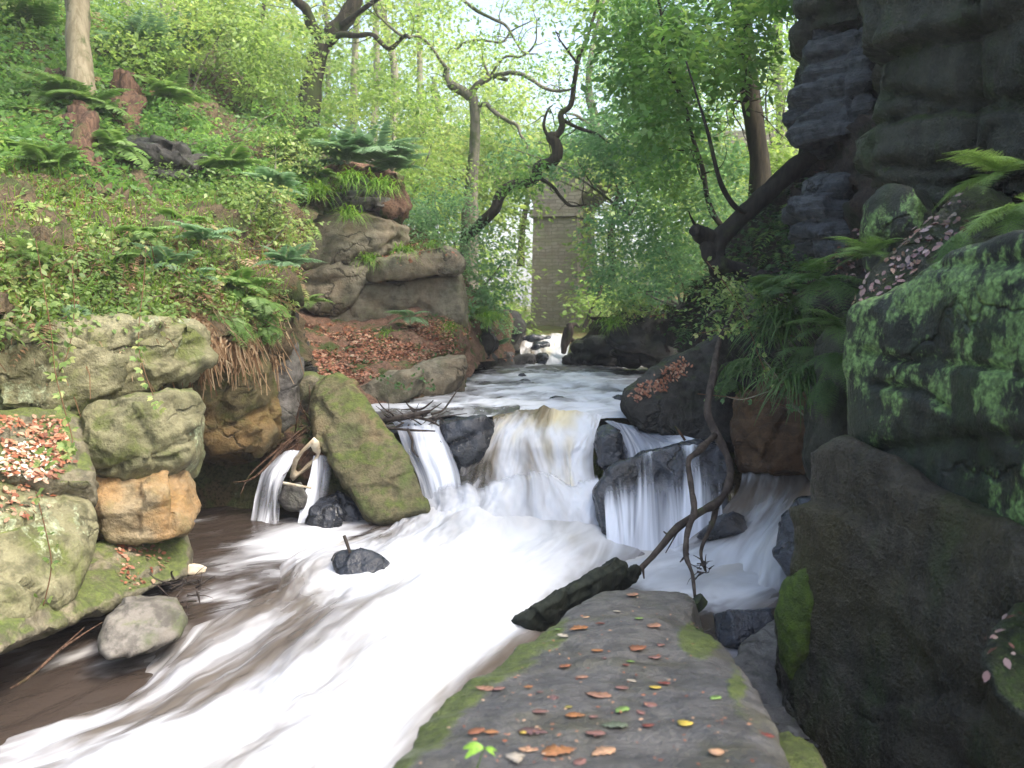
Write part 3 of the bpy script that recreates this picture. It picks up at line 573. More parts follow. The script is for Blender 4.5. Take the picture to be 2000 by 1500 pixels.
rock('cliff_ledge', [(1670, 600), (1690, 560), (1760, 490), (1840, 420), (1890, 370), (1920, 380), (1980, 440), (2100, 480), (2100, 540), (1900, 520), (1780, 570), (1700, 615)], (5.0, -.3, -.35), M['cliff'],
     'steep dark ledge carpeted with shiny wet fallen leaves', 'rock ledge', thick=.9, bulge=.05, vox=.03, amp=.03, seed=93, chis=0, back=(.5, 1, 0))
rock('cliff_column', [(1700, 110), (1695, -120), (2000, -160), (2300, -160), (2300, 330), (2050, 360), (1900, 370), (1860, 400), (1800, 430), (1740, 400), (1710, 330), (1700, 250)], (6.3, -.3, 0), M['cliff'],
     'towering green-black cliff block at top right', 'cliff', thick=2.2, bulge=.18, vox=.045, amp=.035, seed=94, back=(.6, 1, 0), blk=(.62, 1.3, .10), strata=.04, sf=5, chis=2, facet=.1, cracks=[[(1700, 190), (1760, 180), (1850, 200), (2000, 190)], [(1720, 320), (1800, 330), (1900, 310)], [(1900, 0), (1905, 150), (1890, 300)]], cd=.12, cw=9)
rock('cliff_column', [(1695, 470), (1700, 400), (1740, 370), (1810, 390), (1830, 430), (1800, 500), (1740, 540), (1700, 520)], (6.0, -.2, 0), M['lich'],
     'rounded mossy rock below the top right cliff beside the leaf ledge', 'rock', thick=1, bulge=.2, vox=.035, amp=.04, seed=95)
rock('cliff_block', [(1545, 230), (1550, 190), (1575, 90), (1590, 60), (1700, 70), (1705, 260), (1660, 300), (1600, 300), (1565, 270)], (9.2, -.4, 0), M['blue'],
     'blue-grey layered rock face left of the tall black cliff', 'cliff', thick=1.6, bulge=.08, vox=.035, amp=.03, seed=96, blk=(.24, .9, .06), strata=.02, sf=14, tilt=-.3, chis=1)
rock('cliff_block', [(1575, 95), (1565, 0), (1570, -100), (1720, -100), (1710, 90), (1640, 100)], (9.2, -.4, 0), M['cliff'],
     'brown-black overhang above the blue-grey rock face', 'cliff', thick=1.6, bulge=.15, vox=.05, amp=.05, seed=97, blk=(.5, .9, .1))
rock('rock', [(1545, 460), (1555, 400), (1600, 350), (1680, 340), (1712, 400), (1705, 470), (1640, 500), (1570, 500)], (8.6, -.3, -.1), M['blue'],
     'squat dark layered rock under the blue-grey face', 'rock', thick=1.2, bulge=.15, vox=.04, amp=.04, seed=98, blk=(.25, .8, .08), strata=.03, sf=12)
rock('cave_rock', [(1440, 830), (1470, 780), (1500, 740), (1580, 740), (1640, 790), (1640, 890), (1600, 930), (1530, 915), (1455, 910)], (8.5, -.2, -.2), M['cave'],
     'brown sandstone face in the cave above the side stream', 'rock', thick=.6, bulge=.05, vox=.03, amp=.045, seed=99, chis=6, facet=.14)
rock('cliff_boulder', [(1585, 920), (1590, 800), (1600, 700), (1640, 640), (1672, 650), (1680, 800), (1690, 930), (1650, 960)], (6.6, -.3, 0), M['cliff'],
     'narrow dark buttress left of the lichen boulder', 'boulder', thick=1.2, bulge=.15, vox=.035, amp=.05, seed=100)
rock('boulder', [(1930, 1290), (1950, 1240), (2000, 1190), (2200, 1180), (2200, 1420), (2000, 1400), (1950, 1350)], (3.0, 0, -.2), M['cliff'],
     'dark rounded rock with red leaves at the right edge of the frame', 'boulder', thick=.3, bulge=.05, vox=.02, amp=.015, facet=.02, chis=0, seed=101)
rock('boulder', [(1480, 1560), (1500, 1450), (1545, 1438), (1590, 1470), (1640, 1600)], (3.1, 0, -.5), M['mossy'],
     'rounded mossy stone by bottom right edge of the foreground slab', 'boulder', thick=.4, bulge=.05, vox=.02, amp=.01, seed=102)
# ---------------------------------------------------------------- water
def cr(A, n):
    """Catmull-Rom resample of rows A (k, m) to n rows"""
    A = np.asarray(A, float); k = len(A); t = np.linspace(0, k - 1, n); i = np.clip(t.astype(int), 0, k - 2); f = (t - i)[:, None]
    while f.ndim < A.ndim: f = f[..., None]
    g = lambda j: A[np.clip(j, 0, k - 1)]
    p0, p1, p2, p3 = g(i - 1), g(i), g(i + 1), g(i + 2)
    return .5 * (2 * p1 + (p2 - p0) * f + (2 * p0 - 5 * p1 + 4 * p2 - p3) * f ** 2 + (-p0 + 3 * p1 - 3 * p2 + p3) * f ** 3)
def loft(name, lines, nu, nv, mat, amp=.02, su=3., sv=.5, seed=0, kind=None, label=None, cat=None, parent=None, group=None, oc=4):
    """lines: flow lines from left to right, each [(x,y,z,foam,veil)...] from upstream to downstream"""
    L = np.stack([cr(np.array(l, float), nv) for l in lines])         # (k, nv, 5)
    G = cr(L, nu)                                                      # (nu, nv, 5)
    V = G[..., :3]; du = np.linalg.norm(np.diff(V, axis=0), axis=2).mean(1); dv = np.linalg.norm(np.diff(V, axis=1), axis=2).mean(0)
    u = np.concatenate([[0], np.cumsum(du)]); v = np.concatenate([[0], np.cumsum(dv)])
    U, W = np.meshgrid(u, v, indexing='ij'); i = np.arange(nu * nv).reshape(nu, nv)
    F4 = np.stack([i[:-1, :-1], i[:-1, 1:], i[1:, 1:], i[1:, :-1]], -1).reshape(-1, 4)
    Vf = V.reshape(-1, 3); N = normals(Vf, F4)
    q = np.stack([U.ravel() * su, W.ravel() * sv, 0 * U.ravel() + seed * 5.1], 1)
    Vf = Vf + N * (amp * fbm(q, oc))[:, None]
    o = raw(name, Vf, F4, mat, parent, attrs={'foam': np.clip(G[..., 3].ravel(), 0, 1), 'veil': np.clip(G[..., 4].ravel(), 0, 1)}, uv=np.stack([U.ravel() + seed * 3.3, W.ravel()], 1))
    return tag(o, label, cat, group, kind)
def fl(*pts):   # (px,py,d,foam,veil)
    return [(*P(a, b, d), f, v) for a, b, d, f, v in pts]
def fz(*pts):   # (px,py,z,foam,veil)
    return [(*PZ(a, b, z), f, v) for a, b, z, f, v in pts]
# upper river
def river():
    xs = np.linspace(-4.2, 4.6, 260); ys = np.linspace(9.75, 18.6, 300)
    X, Y = np.meshgrid(xs, ys); X = X.ravel(); Y = Y.ravel(); q = np.stack([X * 1.0, Y * 2.2, 0 * X], 1)
    lip = sstep(10.8, 9.7, Y)
    rough = .35 + .65 * np.exp(-((X - .8) / 2.0) ** 2)
    h = fbm(q * 1.1, 4) * .05 * rough + .03 * ridged(q * 1.6 + 3, 3) * rough
    Z = 1.0 + .012 * (Y - 10) + h - .05 * lip
    for (sx, sy, s) in ((.75, 11.3, .35), (1.4, 11.2, .25), (.22, 13.4, .3), (1.1, 14.7, .25), (1.5, 12.9, .3), (.4, 12.2, .4)):
        Z += .05 * np.exp(-((X - sx) ** 2 + (Y - sy + .15) ** 2) / s ** 2 * 2)
    foam = .40 + .28 * np.exp(-((X - 1.3) / 1.5) ** 2) * sstep(17, 13, Y) + .28 * lip * sstep(-.6, .3, X) + 2.4 * np.clip(h, -.06, .1) + .5 * sstep(17.0, 17.6, Y) * np.exp(-((X - 1.) / .9) ** 2)
    foam += .18 * gn(q * .7 + 8) - .25 * sstep(.2, -1, X) * lip - .12 * sstep(14.5, 16, Y) * sstep(17, 16.6, Y)
    nx = len(xs); i = np.arange(len(X)).reshape(len(ys), nx)
    F4 = np.stack([i[:-1, :-1], i[:-1, 1:], i[1:, 1:], i[1:, :-1]], -1).reshape(-1, 4)
    F4 = F4[((X < 1.75) | (Y > 10.1))[F4].all(1)]
    raw('upper_river', np.stack([X, Y, Z], 1), F4, M['river'], attrs={'foam': np.clip(foam, 0, 1), 'veil': 0 * X + 1}, uv=np.stack([Y * 1.0, X * 1.0], 1), origin=False)['kind'] = 'structure'
river()
# lower pool base plane
def pool():
    xs = np.linspace(-6.5, 4.5, 360); ys = np.linspace(1.0, 10.9, 330)
    X, Y = np.meshgrid(xs, ys); X = X.ravel(); Y = Y.ravel(); q = np.stack([X, Y, 0 * X], 1)
    a = R(40); A = X * math.cos(a) + Y * math.sin(a); B = -X * math.sin(a) + Y * math.cos(a)
    s = np.stack([A * .9, B * 2.4, 0 * A], 1)
    Z = -.04 + .03 * fbm(s * 1.1, 4) - .25 * sstep(7, 4, Y)
    pp = proj(np.stack([X, Y, Z], 1))
    foam = .13 + .2 * gn(s * .9)
    for (cx, cy, rx, ry, val) in ((1380, 1110, 190, 95, .75), (1480, 1020, 110, 110, .6), (1450, 1330, 60, 120, .5), (560, 1050, 110, 40, .5), (480, 1080, 130, 60, .22), (1250, 1080, 170, 50, .9),
                                  (460, 1180, 60, 22, .35), (620, 1060, 90, 40, .35), (430, 960, 70, 60, -.2), (120, 1350, 200, 60, -.1), (1200, 1000, 300, 60, .4), (340, 1290, 60, 20, .2)):
        foam += val * np.exp(-(((pp[:, 0] - cx) / rx) ** 2 + ((pp[:, 1] - cy) / ry) ** 2))
    nx = len(xs); i = np.arange(len(X)).reshape(len(ys), nx)
    F4 = np.stack([i[:-1, :-1], i[:-1, 1:], i[1:, 1:], i[1:, :-1]], -1).reshape(-1, 4)
    raw('lower_pool', np.stack([X, Y, Z], 1), F4, M['pool'], attrs={'foam': np.clip(foam, 0, 1), 'veil': 0 * X + 1}, uv=np.stack([B, A], 1), origin=False)['kind'] = 'structure'
pool()
# rushing white water from the foot of the falls to the lower left
loft('rapids', [
  fz((800, 1000, .0, 0.57, 1), (720, 1050, .0, 0.56, 1), (600, 1075, .0, 0.52, 1), (520, 1120, -.06, 0.28, 1), (380, 1200, -.12, 0.19, 1), (250, 1320, -.2, 0.21, 1), (60, 1400, -.3, 0.14, 1), (-250, 1500, -.4, 0.19, 1)),
  fz((830, 985, .05, 0.77, 1), (760, 1060, .05, 0.63, 1), (640, 1110, .03, 0.47, 1), (560, 1180, -.02, 0.33, 1), (430, 1260, -.08, 0.38, 1), (280, 1360, -.15, 0.33, 1), (80, 1450, -.22, 0.43, 1), (-250, 1560, -.35, 0.47, 1)),
  fz((900, 960, .12, 0.85, 1), (860, 1040, .1, 0.85, 1), (760, 1120, .08, 0.77, 1), (660, 1200, .04, 0.56, 1), (540, 1300, .0, 0.47, 1), (380, 1400, -.06, 0.49, 1), (180, 1500, -.12, 0.56, 1), (-150, 1700, -.25, 0.57, 1)),
  fz((1000, 955, .15, 0.90, 1), (970, 1050, .12, 0.90, 1), (880, 1140, .12, 0.85, 1), (790, 1230, .08, 0.77, 1), (660, 1330, .04, 0.65, 1), (520, 1430, .0, 0.63, 1), (380, 1540, -.06, 0.63, 1), (100, 1800, -.2, 0.57, 1)),
  fz((1100, 960, .12, 0.90, 1), (1090, 1060, .1, 0.85, 1), (1010, 1140, .1, 0.81, 1), (930, 1220, .08, 0.85, 1), (830, 1300, .05, 0.81, 1), (700, 1420, .0, 0.72, 1), (580, 1560, -.05, 0.63, 1), (400, 1900, -.15, 0.57, 1)),
  fz((1180, 980, .0, 0.72, 1), (1190, 1070, .0, 0.68, 1), (1120, 1150, .0, 0.63, 1), (1020, 1230, -.02, 0.52, 1), (950, 1300, -.05, 0.38, 1), (830, 1430, -.1, 0.52, 1), (760, 1560, -.15, 0.57, 1), (650, 1900, -.25, 0.47, 1)),
  fz((1260, 1000, -.15, 0.57, 1), (1290, 1090, -.15, 0.57, 1), (1230, 1170, -.15, 0.47, 1), (1120, 1260, -.2, 0.19, 1), (1060, 1330, -.25, 0.19, 1), (960, 1470, -.3, 0.28, 1), (900, 1600, -.35, 0.28, 1), (800, 1900, -.4, 0.28, 1))],
  300, 320, M['chute'], amp=.06, su=1.5, sv=.9, oc=4, kind='structure', seed=1)
# second step, the broad white apron
loft('apron_fall', [
  fl((800, 965, 9.1, .7, .2), (815, 985, 9.0, .8, .7), (820, 1020, 8.8, .7, .7), (810, 1055, 8.7, .5, .2)),
  fl((880, 925, 9.0, .75, .05), (880, 965, 8.85, .85, .8), (870, 1010, 8.7, .9, 1), (850, 1060, 8.4, .8, .7)),
  fl((960, 935, 8.96, .75, .05), (965, 968, 8.72, .85, .85), (950, 1010, 8.45, .95, 1), (930, 1085, 8.0, .9, .8)),
  fl((1040, 905, 8.98, .7, .05), (1050, 940, 8.68, .8, .85), (1050, 1010, 8.35, .9, 1), (1050, 1095, 7.9, .95, .8)),
  fl((1120, 930, 8.97, .75, .05), (1130, 965, 8.62, .8, .8), (1140, 1010, 8.35, .85, 1), (1145, 1095, 7.9, .9, .8)),
  fl((1165, 925, 8.98, .8, .1), (1172, 950, 8.68, .8, .7), (1180, 1010, 8.4, .75, .8), (1185, 1085, 8.1, .8, .5))],
  160, 120, M['apron'], amp=.06, su=2.6, sv=1.6, seed=2, kind='structure')
# main fall
loft('main_fall', [
  fl((962, 812, 9.75, .3, .8), (958, 832, 9.4, .5, .9), (930, 865, 9.2, .7, .8), (903, 905, 9.1, .7, .6), (885, 985, 8.8, .75, .1)),
  fl((985, 805, 9.8, .35, 1), (975, 828, 9.4, .75, 1), (955, 870, 9.18, .55, .8), (940, 915, 9.08, .5, .5), (925, 990, 8.72, .75, .5)),
  fl((1020, 800, 9.9, .35, 1), (1000, 832, 9.38, .75, 1), (990, 870, 9.16, .68, 1), (985, 915, 9.06, .66, .9), (985, 985, 8.66, .85, .6)),
  fl((1060, 798, 9.9, .4, 1), (1045, 838, 9.35, .7, 1), (1040, 870, 9.15, .6, 1), (1045, 915, 9.05, .62, 1), (1050, 990, 8.6, .85, .6)),
  fl((1100, 800, 9.9, .5, 1), (1095, 840, 9.35, .65, 1), (1100, 865, 9.15, .52, 1), (1105, 915, 9.05, .42, 1), (1112, 985, 8.6, .8, .6)),
  fl((1150, 805, 9.9, .6, 1), (1145, 838, 9.38, .7, 1), (1132, 868, 9.15, .8, 1), (1120, 905, 9.05, .8, 1), (1135, 985, 8.6, .85, .6)),
  fl((1175, 812, 9.8, .6, 1), (1165, 840, 9.4, .6, 1), (1160, 870, 9.15, .45, 1), (1160, 915, 9.05, .42, 1), (1175, 985, 8.64, .75, .4))],
  220, 130, M['fall'], amp=.055, su=3.2, sv=1.3, seed=3, kind='structure')
loft('left_fall', [
  fl((765, 822, 9.5, .3, .8), (775, 838, 9.25, .45, .7), (790, 880, 9.1, .5, .5), (815, 930, 9.0, .6, .6), (830, 985, 8.95, .8, .5)),
  fl((800, 820, 9.5, .3, .9), (805, 836, 9.25, .55, .8), (815, 880, 9.08, .6, .7), (835, 930, 9.0, .65, .7), (850, 985, 8.95, .8, .7)),
  fl((835, 820, 9.5, .3, .9), (838, 836, 9.25, .5, .8), (850, 875, 9.08, .6, .7), (868, 925, 9.0, .65, .7), (880, 985, 8.95, .8, .7)),
  fl((858, 822, 9.5, .3, .8), (860, 842, 9.28, .45, .6), (880, 880, 9.1, .5, .5), (897, 925, 9.02, .6, .5), (905, 985, 8.95, .8, .5))],
  90, 90, M['veil'], amp=.025, su=8, sv=.5, seed=4, kind='structure')
loft('left_lip', [   # smooth ledge of water before the drop
  fl((740, 796, 10.6, .1, 1), (745, 806, 10.1, .15, 1), (750, 830, 9.6, .2, 1), (752, 850, 9.4, .2, .9)),
  fl((850, 794, 10.7, .12, 1), (855, 800, 10.2, .3, 1), (860, 815, 9.9, .25, 1), (862, 838, 9.55, .2, .9)),
  fl((950, 792, 10.7, .2, 1), (955, 798, 10.3, .4, 1), (958, 812, 9.95, .35, 1), (962, 838, 9.55, .3, .9)),
  fl((1010, 790, 10.7, .3, 1), (1015, 792, 10.3, .45, 1), (1015, 802, 10.0, .4, 1), (1010, 830, 9.6, .5, .9))],
  110, 50, M['river'], amp=.01, su=6, sv=1, seed=5, kind='structure')
# side stream: over the small rock, thin veils on the big wet rock
loft('side_spill', [
  fl((1180, 822, 9.4, .5, .9), (1200, 838, 9.15, .35, .7), (1215, 870, 8.95, .35, .5), (1222, 912, 8.82, .5, .5)),
  fl((1225, 828, 9.4, .5, .9), (1240, 850, 9.1, .45, .9), (1255, 876, 8.85, .5, .8), (1262, 905, 8.65, .6, .5)),
  fl((1260, 840, 9.4, .35, .9), (1290, 856, 9.1, .4, .9), (1310, 868, 8.85, .7, .9), (1320, 888, 8.6, .8, .6)),
  fl((1310, 845, 9.4, .25, .9), (1340, 850, 9.1, .6, 1), (1365, 858, 8.85, .85, 1), (1375, 876, 8.65, .8, .6))],
  100, 60, M['veil'], amp=.02, su=6, sv=.8, seed=6, kind='structure')
loft('rock_veil', [
  fl((1178, 945, 8.45, .5, .1), (1180, 975, 8.10, .5, .35), (1183, 1020, 8.00, .6, .6), (1186, 1085, 7.85, .8, .6)),
  fl((1225, 903, 8.5, .5, .3), (1228, 930, 8.18, .5, .25), (1230, 990, 8.00, .6, .62), (1232, 1088, 7.80, .8, .8)),
  fl((1270, 882, 8.5, .55, .45), (1275, 915, 8.16, .5, .35), (1278, 980, 7.98, .6, .68), (1280, 1090, 7.78, .8, .9)),
  fl((1320, 872, 8.5, .6, .5), (1325, 905, 8.16, .5, .3), (1328, 980, 7.98, .6, .62), (1330, 1088, 7.80, .8, .9)),
  fl((1370, 870, 8.5, .5, .3), (1375, 905, 8.16, .5, .2), (1378, 980, 8.00, .5, .5), (1380, 1085, 7.85, .8, .8)),
  fl((1405, 890, 8.5, .4, .1), (1410, 920, 8.21, .4, .15), (1412, 980, 8.05, .5, .25), (1412, 1070, 7.90, .8, .6))],
  130, 80, M['veil'], amp=.015, su=9, sv=.5, seed=7, kind='structure')
loft('side_stream', [
  fl((1450, 925, 8.6, .5, 1), (1440, 960, 8.3, .35, 1), (1400, 1010, 8.0, .3, 1), (1330, 1060, 7.8, .6, 1), (1270, 1090, 7.7, .7, .5)),
  fl((1490, 915, 8.6, .45, 1), (1485, 950, 8.3, .3, 1), (1460, 1010, 7.9, .55, 1), (1400, 1070, 7.55, .7, 1), (1330, 1110, 7.3, .75, .6)),
  fl((1530, 915, 8.6, .3, 1), (1530, 950, 8.3, .3, 1), (1500, 1015, 7.8, .6, 1), (1450, 1085, 7.35, .75, 1), (1400, 1150, 6.85, .7, .6)),
  fl((1570, 930, 8.5, .2, 1), (1560, 960, 8.2, .45, 1), (1535, 1020, 7.6, .65, 1), (1500, 1090, 7.1, .7, 1), (1480, 1160, 6.6, .65, .5)),
  fl((1600, 950, 8.4, .2, 1), (1590, 980, 8.1, .3, 1), (1565, 1040, 7.4, .45, 1), (1545, 1110, 6.9, .6, 1), (1540, 1180, 6.4, .5, .5))],
  130, 120, M['chute'], amp=.05, su=3, sv=.9, seed=8, kind='structure')
# left side cascade over the twig dam
loft('side_cascade', [
  fl((540, 890, 9.2, .6, .5), (515, 915, 9.05, .55, .6), (500, 960, 8.95, .5, .5), (490, 1010, 8.85, .6, .45), (480, 1050, 8.7, .8, .3)),
  fl((565, 880, 9.15, .7, .8), (535, 920, 9.0, .6, .7), (525, 960, 8.9, .5, .5), (520, 1010, 8.8, .6, .5), (512, 1055, 8.6, .8, .4)),
  fl((585, 880, 9.12, .6, .7), (555, 935, 9.0, .6, .5), (548, 970, 8.9, .5, .35), (545, 1010, 8.8, .6, .4), (545, 1055, 8.6, .8, .3))],
  70, 80, M['veil'], amp=.03, su=8, sv=.6, seed=9, kind='structure')
loft('side_cascade', [
  fl((612, 890, 9.05, .5, .5), (605, 930, 8.95, .5, .6), (590, 980, 8.85, .55, .5), (580, 1030, 8.75, .7, .4)),
  fl((632, 890, 9.0, .6, .6), (632, 930, 8.93, .6, .6), (628, 975, 8.85, .6, .5), (615, 1030, 8.75, .7, .4)),
  fl((648, 900, 9.0, .5, .3), (645, 935, 8.95, .5, .4), (642, 975, 8.9, .5, .3), (640, 1020, 8.8, .7, .3))],
  50, 70, M['veil'], amp=.02, su=8, sv=.6, seed=10, kind='structure')
# far cascade
loft('far_cascade', [
  fl((1015, 660, 19.2, .3, 1), (1015, 680, 18.4, .45, .8), (1020, 700, 17.8, .5, .7), (1030, 718, 17.4, .7, .6)),
  fl((1040, 655, 19.2, .4, 1), (1040, 672, 18.6, .6, .8), (1045, 690, 18.0, .5, .7), (1050, 716, 17.3, .9, .8)),
  fl((1070, 652, 19.4, .5, 1), (1072, 668, 18.6, .8, 1), (1068, 690, 17.8, .95, 1), (1062, 718, 17.1, 1, .9)),
  fl((1095, 650, 19.4, .6, 1), (1098, 665, 18.6, .9, 1), (1092, 690, 17.8, 1, 1), (1085, 718, 17.1, 1, .9)),
  fl((1112, 655, 19.4, .5, 1), (1112, 672, 18.5, .85, 1), (1108, 692, 17.8, .95, 1), (1100, 716, 17.2, .9, .8))],
  80, 50, M['fall'], amp=.05, su=3, sv=1, seed=11, kind='structure')
# ---------------------------------------------------------------- vegetation tools
RS_ = np.random.RandomState(11)
def frame(D, N):
    D = D / (np.linalg.norm(D, axis=1)[:, None] + 1e-9); X = np.cross(D, N); X /= (np.linalg.norm(X, axis=1)[:, None] + 1e-9)
    return X, D, np.cross(X, D)
LEAF4 = np.array([[0, 0, 0], [-.28, .45, .06], [0, 1, -.06], [.28, .45, .06]])
LEAF6 = np.array([[0, 0, 0], [-.24, .25, .05], [-.27, .62, .04], [0, 1.05, -.08], [.27, .62, .04], [.24, .25, .05]])
def leaves(C, D, N, S, T=LEAF4):
    X, Y, Z = frame(D, N); k = len(T)
    V = C[:, None] + S[:, None, None] * (T[None, :, 0, None] * X[:, None] + T[None, :, 1, None] * Y[:, None] + T[None, :, 2, None] * Z[:, None])
    return V.reshape(-1, 3), np.arange(len(C) * k).reshape(-1, k)
def leafobj(name, C, D, N, S, tint, mat, parent=None, T=LEAF4):
    V, Fc = leaves(C, D, N, S, T)
    return raw(name, V, Fc, mat, parent, smooth=False, attrs={'tint': np.clip(tint, 0, 1)})
def sprays(cen, k, r, rs, flat=.25, droop=.25, up=None):
    """k leaves round each spray centre, on a tilted disc"""
    n = len(cen)
    nn = rs.normal(size=(n, 3)) * .35 + np.array([0, -.15, 1]); nn /= np.linalg.norm(nn, axis=1)[:, None]
    a = rs.uniform(0, 2 * np.pi, (n, k)); rr = r * np.sqrt(rs.uniform(.02, 1, (n, k)))
    t = rs.normal(size=(n, 3)); X = np.cross(nn, t); X /= np.linalg.norm(X, axis=1)[:, None]; Y = np.cross(nn, X)
    L = cen[:, None] + rr[..., None] * (np.cos(a)[..., None] * X[:, None] * 1.25 + np.sin(a)[..., None] * Y[:, None] * .8) + rs.normal(size=(n, k, 1)) * nn[:, None] * r * flat * .5
    L[..., 2] -= droop * rr ** 2 / max(r, 1e-6)
    d = np.cos(a)[..., None] * X[:, None] + np.sin(a)[..., None] * Y[:, None] + rs.normal(size=(n, k, 3)) * .35; d[..., 2] -= .25
    N = nn[:, None] + rs.normal(size=(n, k, 3)) * .38
    return L.reshape(-1, 3), d.reshape(-1, 3), N.reshape(-1, 3)
def clear(q, C): return ((q[:, 0] > 1040) & (q[:, 0] < 1225) & (q[:, 1] > 345) & (q[:, 1] < 405 + 25 * gn(C * 2)) & (C[:, 1] < 30.5)) | (q[:, 0] > 1005) & (q[:, 0] < 1142) & (q[:, 1] > 400 + 30 * gn(C * 2)) & (q[:, 1] < 660) & (C[:, 1] < 30.5)
def blobs(bl, dens, rs):
    """points in ellipsoid blobs (px,py,d,rx px,ry px,rd m); dens = sprays per blob weight"""
    out = []
    for (px, py, d, rx, ry, rd, n) in bl:
        u = rs.normal(size=(int(n * dens), 3)); u /= np.linalg.norm(u, axis=1)[:, None]; u *= rs.uniform(0, 1, len(u))[:, None] ** (1 / 2.4)
        out.append(P(px + u[:, 0] * rx, py + u[:, 1] * ry, d + u[:, 2] * rd))
    C = np.concatenate(out)
    q = proj(C); keep = (gn(C * 1.3 + 5) + .45 * gn(C * 3.1) > -.28) & ~clear(q, C)   # gaps, and the open air above the river
    return C[keep]
def crown(parent, bl, mat, rs, dens=1., k=16, r=.28, s=.085, name='crown', T=LEAF4, tb=.5, droop=.3):
    C = blobs(bl, dens * 1.9, rs); L, D, N = sprays(C, k, r, rs, droop=droop)
    S = s * 1.1 * rs.uniform(.6, 1.3, len(L)); tint = tb + .42 * gn(L * .55 + 3) + rs.normal(size=len(L)) * .12
    return leafobj(name, L, D, N, S, tint, mat, parent, T)
def tube(path, rad, sides=9, rough=.0, seed=0):
    p = np.array(path, float); n = max(4, int(len(p) * 5)); A = cr(np.concatenate([p, np.array(rad, float)[:, None]], 1), n)
    p = A[:, :3]; r = np.maximum(A[:, 3], .001); t = np.gradient(p, axis=0); t /= np.linalg.norm(t, axis=1)[:, None] + 1e-9
    ref = np.array([0, 1., .1]); X = np.cross(t, ref); X /= np.linalg.norm(X, axis=1)[:, None] + 1e-9; Y = np.cross(t, X)
    a = np.linspace(0, 2 * np.pi, sides, endpoint=False)
    V = p[:, None] + r[:, None, None] * (np.cos(a)[None, :, None] * X[:, None] + np.sin(a)[None, :, None] * Y[:, None])
    V = V.reshape(-1, 3)
    if rough:
        rr = np.repeat(r, sides); c = np.repeat(p, sides, 0); f = 1 + rough * fbm(V * np.array([6, 6, 1.6]) + seed, 3)
        V = c + (V - c) * f[:, None]
    F = []
    for i in range(n - 1):
        for j in range(sides): F.append((i * sides + j, i * sides + (j + 1) % sides, (i + 1) * sides + (j + 1) % sides, (i + 1) * sides + j))
    m = len(V); V = np.concatenate([V, p[:1], p[-1:]])
    for j in range(sides): F.append((j, m, m, (j + 1) % sides)) if 0 else F.append((j, m, (j + 1) % sides)); F.append(((n - 1) * sides + j, (n - 1) * sides + (j + 1) % sides, m + 1))
    return V, F
def tubes(name, lst, mat, parent=None, sides=9, rough=0., seed=0):
    Vs, Fs, o = [], [], 0
    for path, rad in lst:
        V, F = tube(path, rad, sides, rough, seed); Vs.append(V); Fs += [tuple(i + o for i in f) for f in F]; o += len(V)
    return raw(name, np.concatenate(Vs), Fs, mat, parent)
def pp(*pts): return [P(a, b, d) for a, b, d in pts]
def twigs(path, n, ln, rs, r=.012):
    """small crooked side shoots off a limb"""
    p = np.array(path, float); out = []
    for _ in range(n):
        i = rs.randint(1, len(p)); f = rs.uniform(); a = p[i - 1] * (1 - f) + p[i] * f; d = rs.normal(size=3); d[2] += .5; d /= np.linalg.norm(d); q = [a]
        for k in range(4): d = d + rs.normal(size=3) * .45; d /= np.linalg.norm(d); q.append(q[-1] + d * ln / 4)
        out.append((q, [r, r * .8, r * .6, r * .4, r * .2]))
    return out

G = dict(
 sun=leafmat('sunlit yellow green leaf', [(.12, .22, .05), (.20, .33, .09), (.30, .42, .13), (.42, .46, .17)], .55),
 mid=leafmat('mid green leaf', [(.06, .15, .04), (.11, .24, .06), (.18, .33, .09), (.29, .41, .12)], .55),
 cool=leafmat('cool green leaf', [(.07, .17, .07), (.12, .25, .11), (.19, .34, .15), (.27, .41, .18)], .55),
 bramble=leafmat('bramble leaf', [(.08, .14, .04), (.15, .25, .07), (.24, .35, .10), (.42, .44, .17)], .4),
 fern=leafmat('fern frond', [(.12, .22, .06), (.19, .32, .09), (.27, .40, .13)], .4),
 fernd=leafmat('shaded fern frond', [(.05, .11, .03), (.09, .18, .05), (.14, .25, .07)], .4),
 fernb=leafmat('blue green fern', [(.15, .26, .13), (.22, .36, .19), (.31, .45, .27)], .4),
 grass=leafmat('grass blade', [(.10, .24, .03), (.18, .36, .05), (.3, .42, .08)], .4),
 dead=leafmat('dead bracken', [(.16, .09, .05), (.28, .18, .10), (.42, .30, .18), (.50, .40, .26)], .2, .8, .1),
 litter=leafmat('fallen leaf', [(.16, .06, .035), (.33, .12, .06), (.42, .22, .13), (.50, .36, .25)], .1, .5, .4),
 litterd=leafmat('wet fallen leaf', [(.06, .02, .015), (.12, .05, .04), (.20, .10, .08), (.30, .22, .2)], .0, .25, .8),
 ivy=leafmat('ivy', [(.03, .08, .02), (.05, .12, .03), (.09, .2, .04)], .2),
 white=leafmat('pale blossom', [(.5, .5, .38), (.75, .74, .62), (.85, .85, .78)], .3),
)
BK = dict(
 beech=barkmat('smooth beech bark', (.20, .17, .11), (.30, .26, .18), .25, .1, 10),
 dark=barkmat('dark oak bark', (.028, .025, .019), (.058, .05, .034), .3), black=barkmat('wet black bark', (.014, .013, .011), (.03, .027, .022), .2),
 grey=barkmat('grey bark', (.11, .105, .085), (.18, .17, .13), .4),
 pale=barkmat('pale bark', (.22, .21, .16), (.32, .30, .22), .3),
 red=barkmat('red rootball', (.055, .032, .022), (.13, .078, .05), .3, .08, 26),
 wood=barkmat('wet drift wood', (.035, .028, .024), (.075, .06, .05), .15),
 log=barkmat('mossy log', (.014, .018, .014), (.03, .035, .026), .2),
)
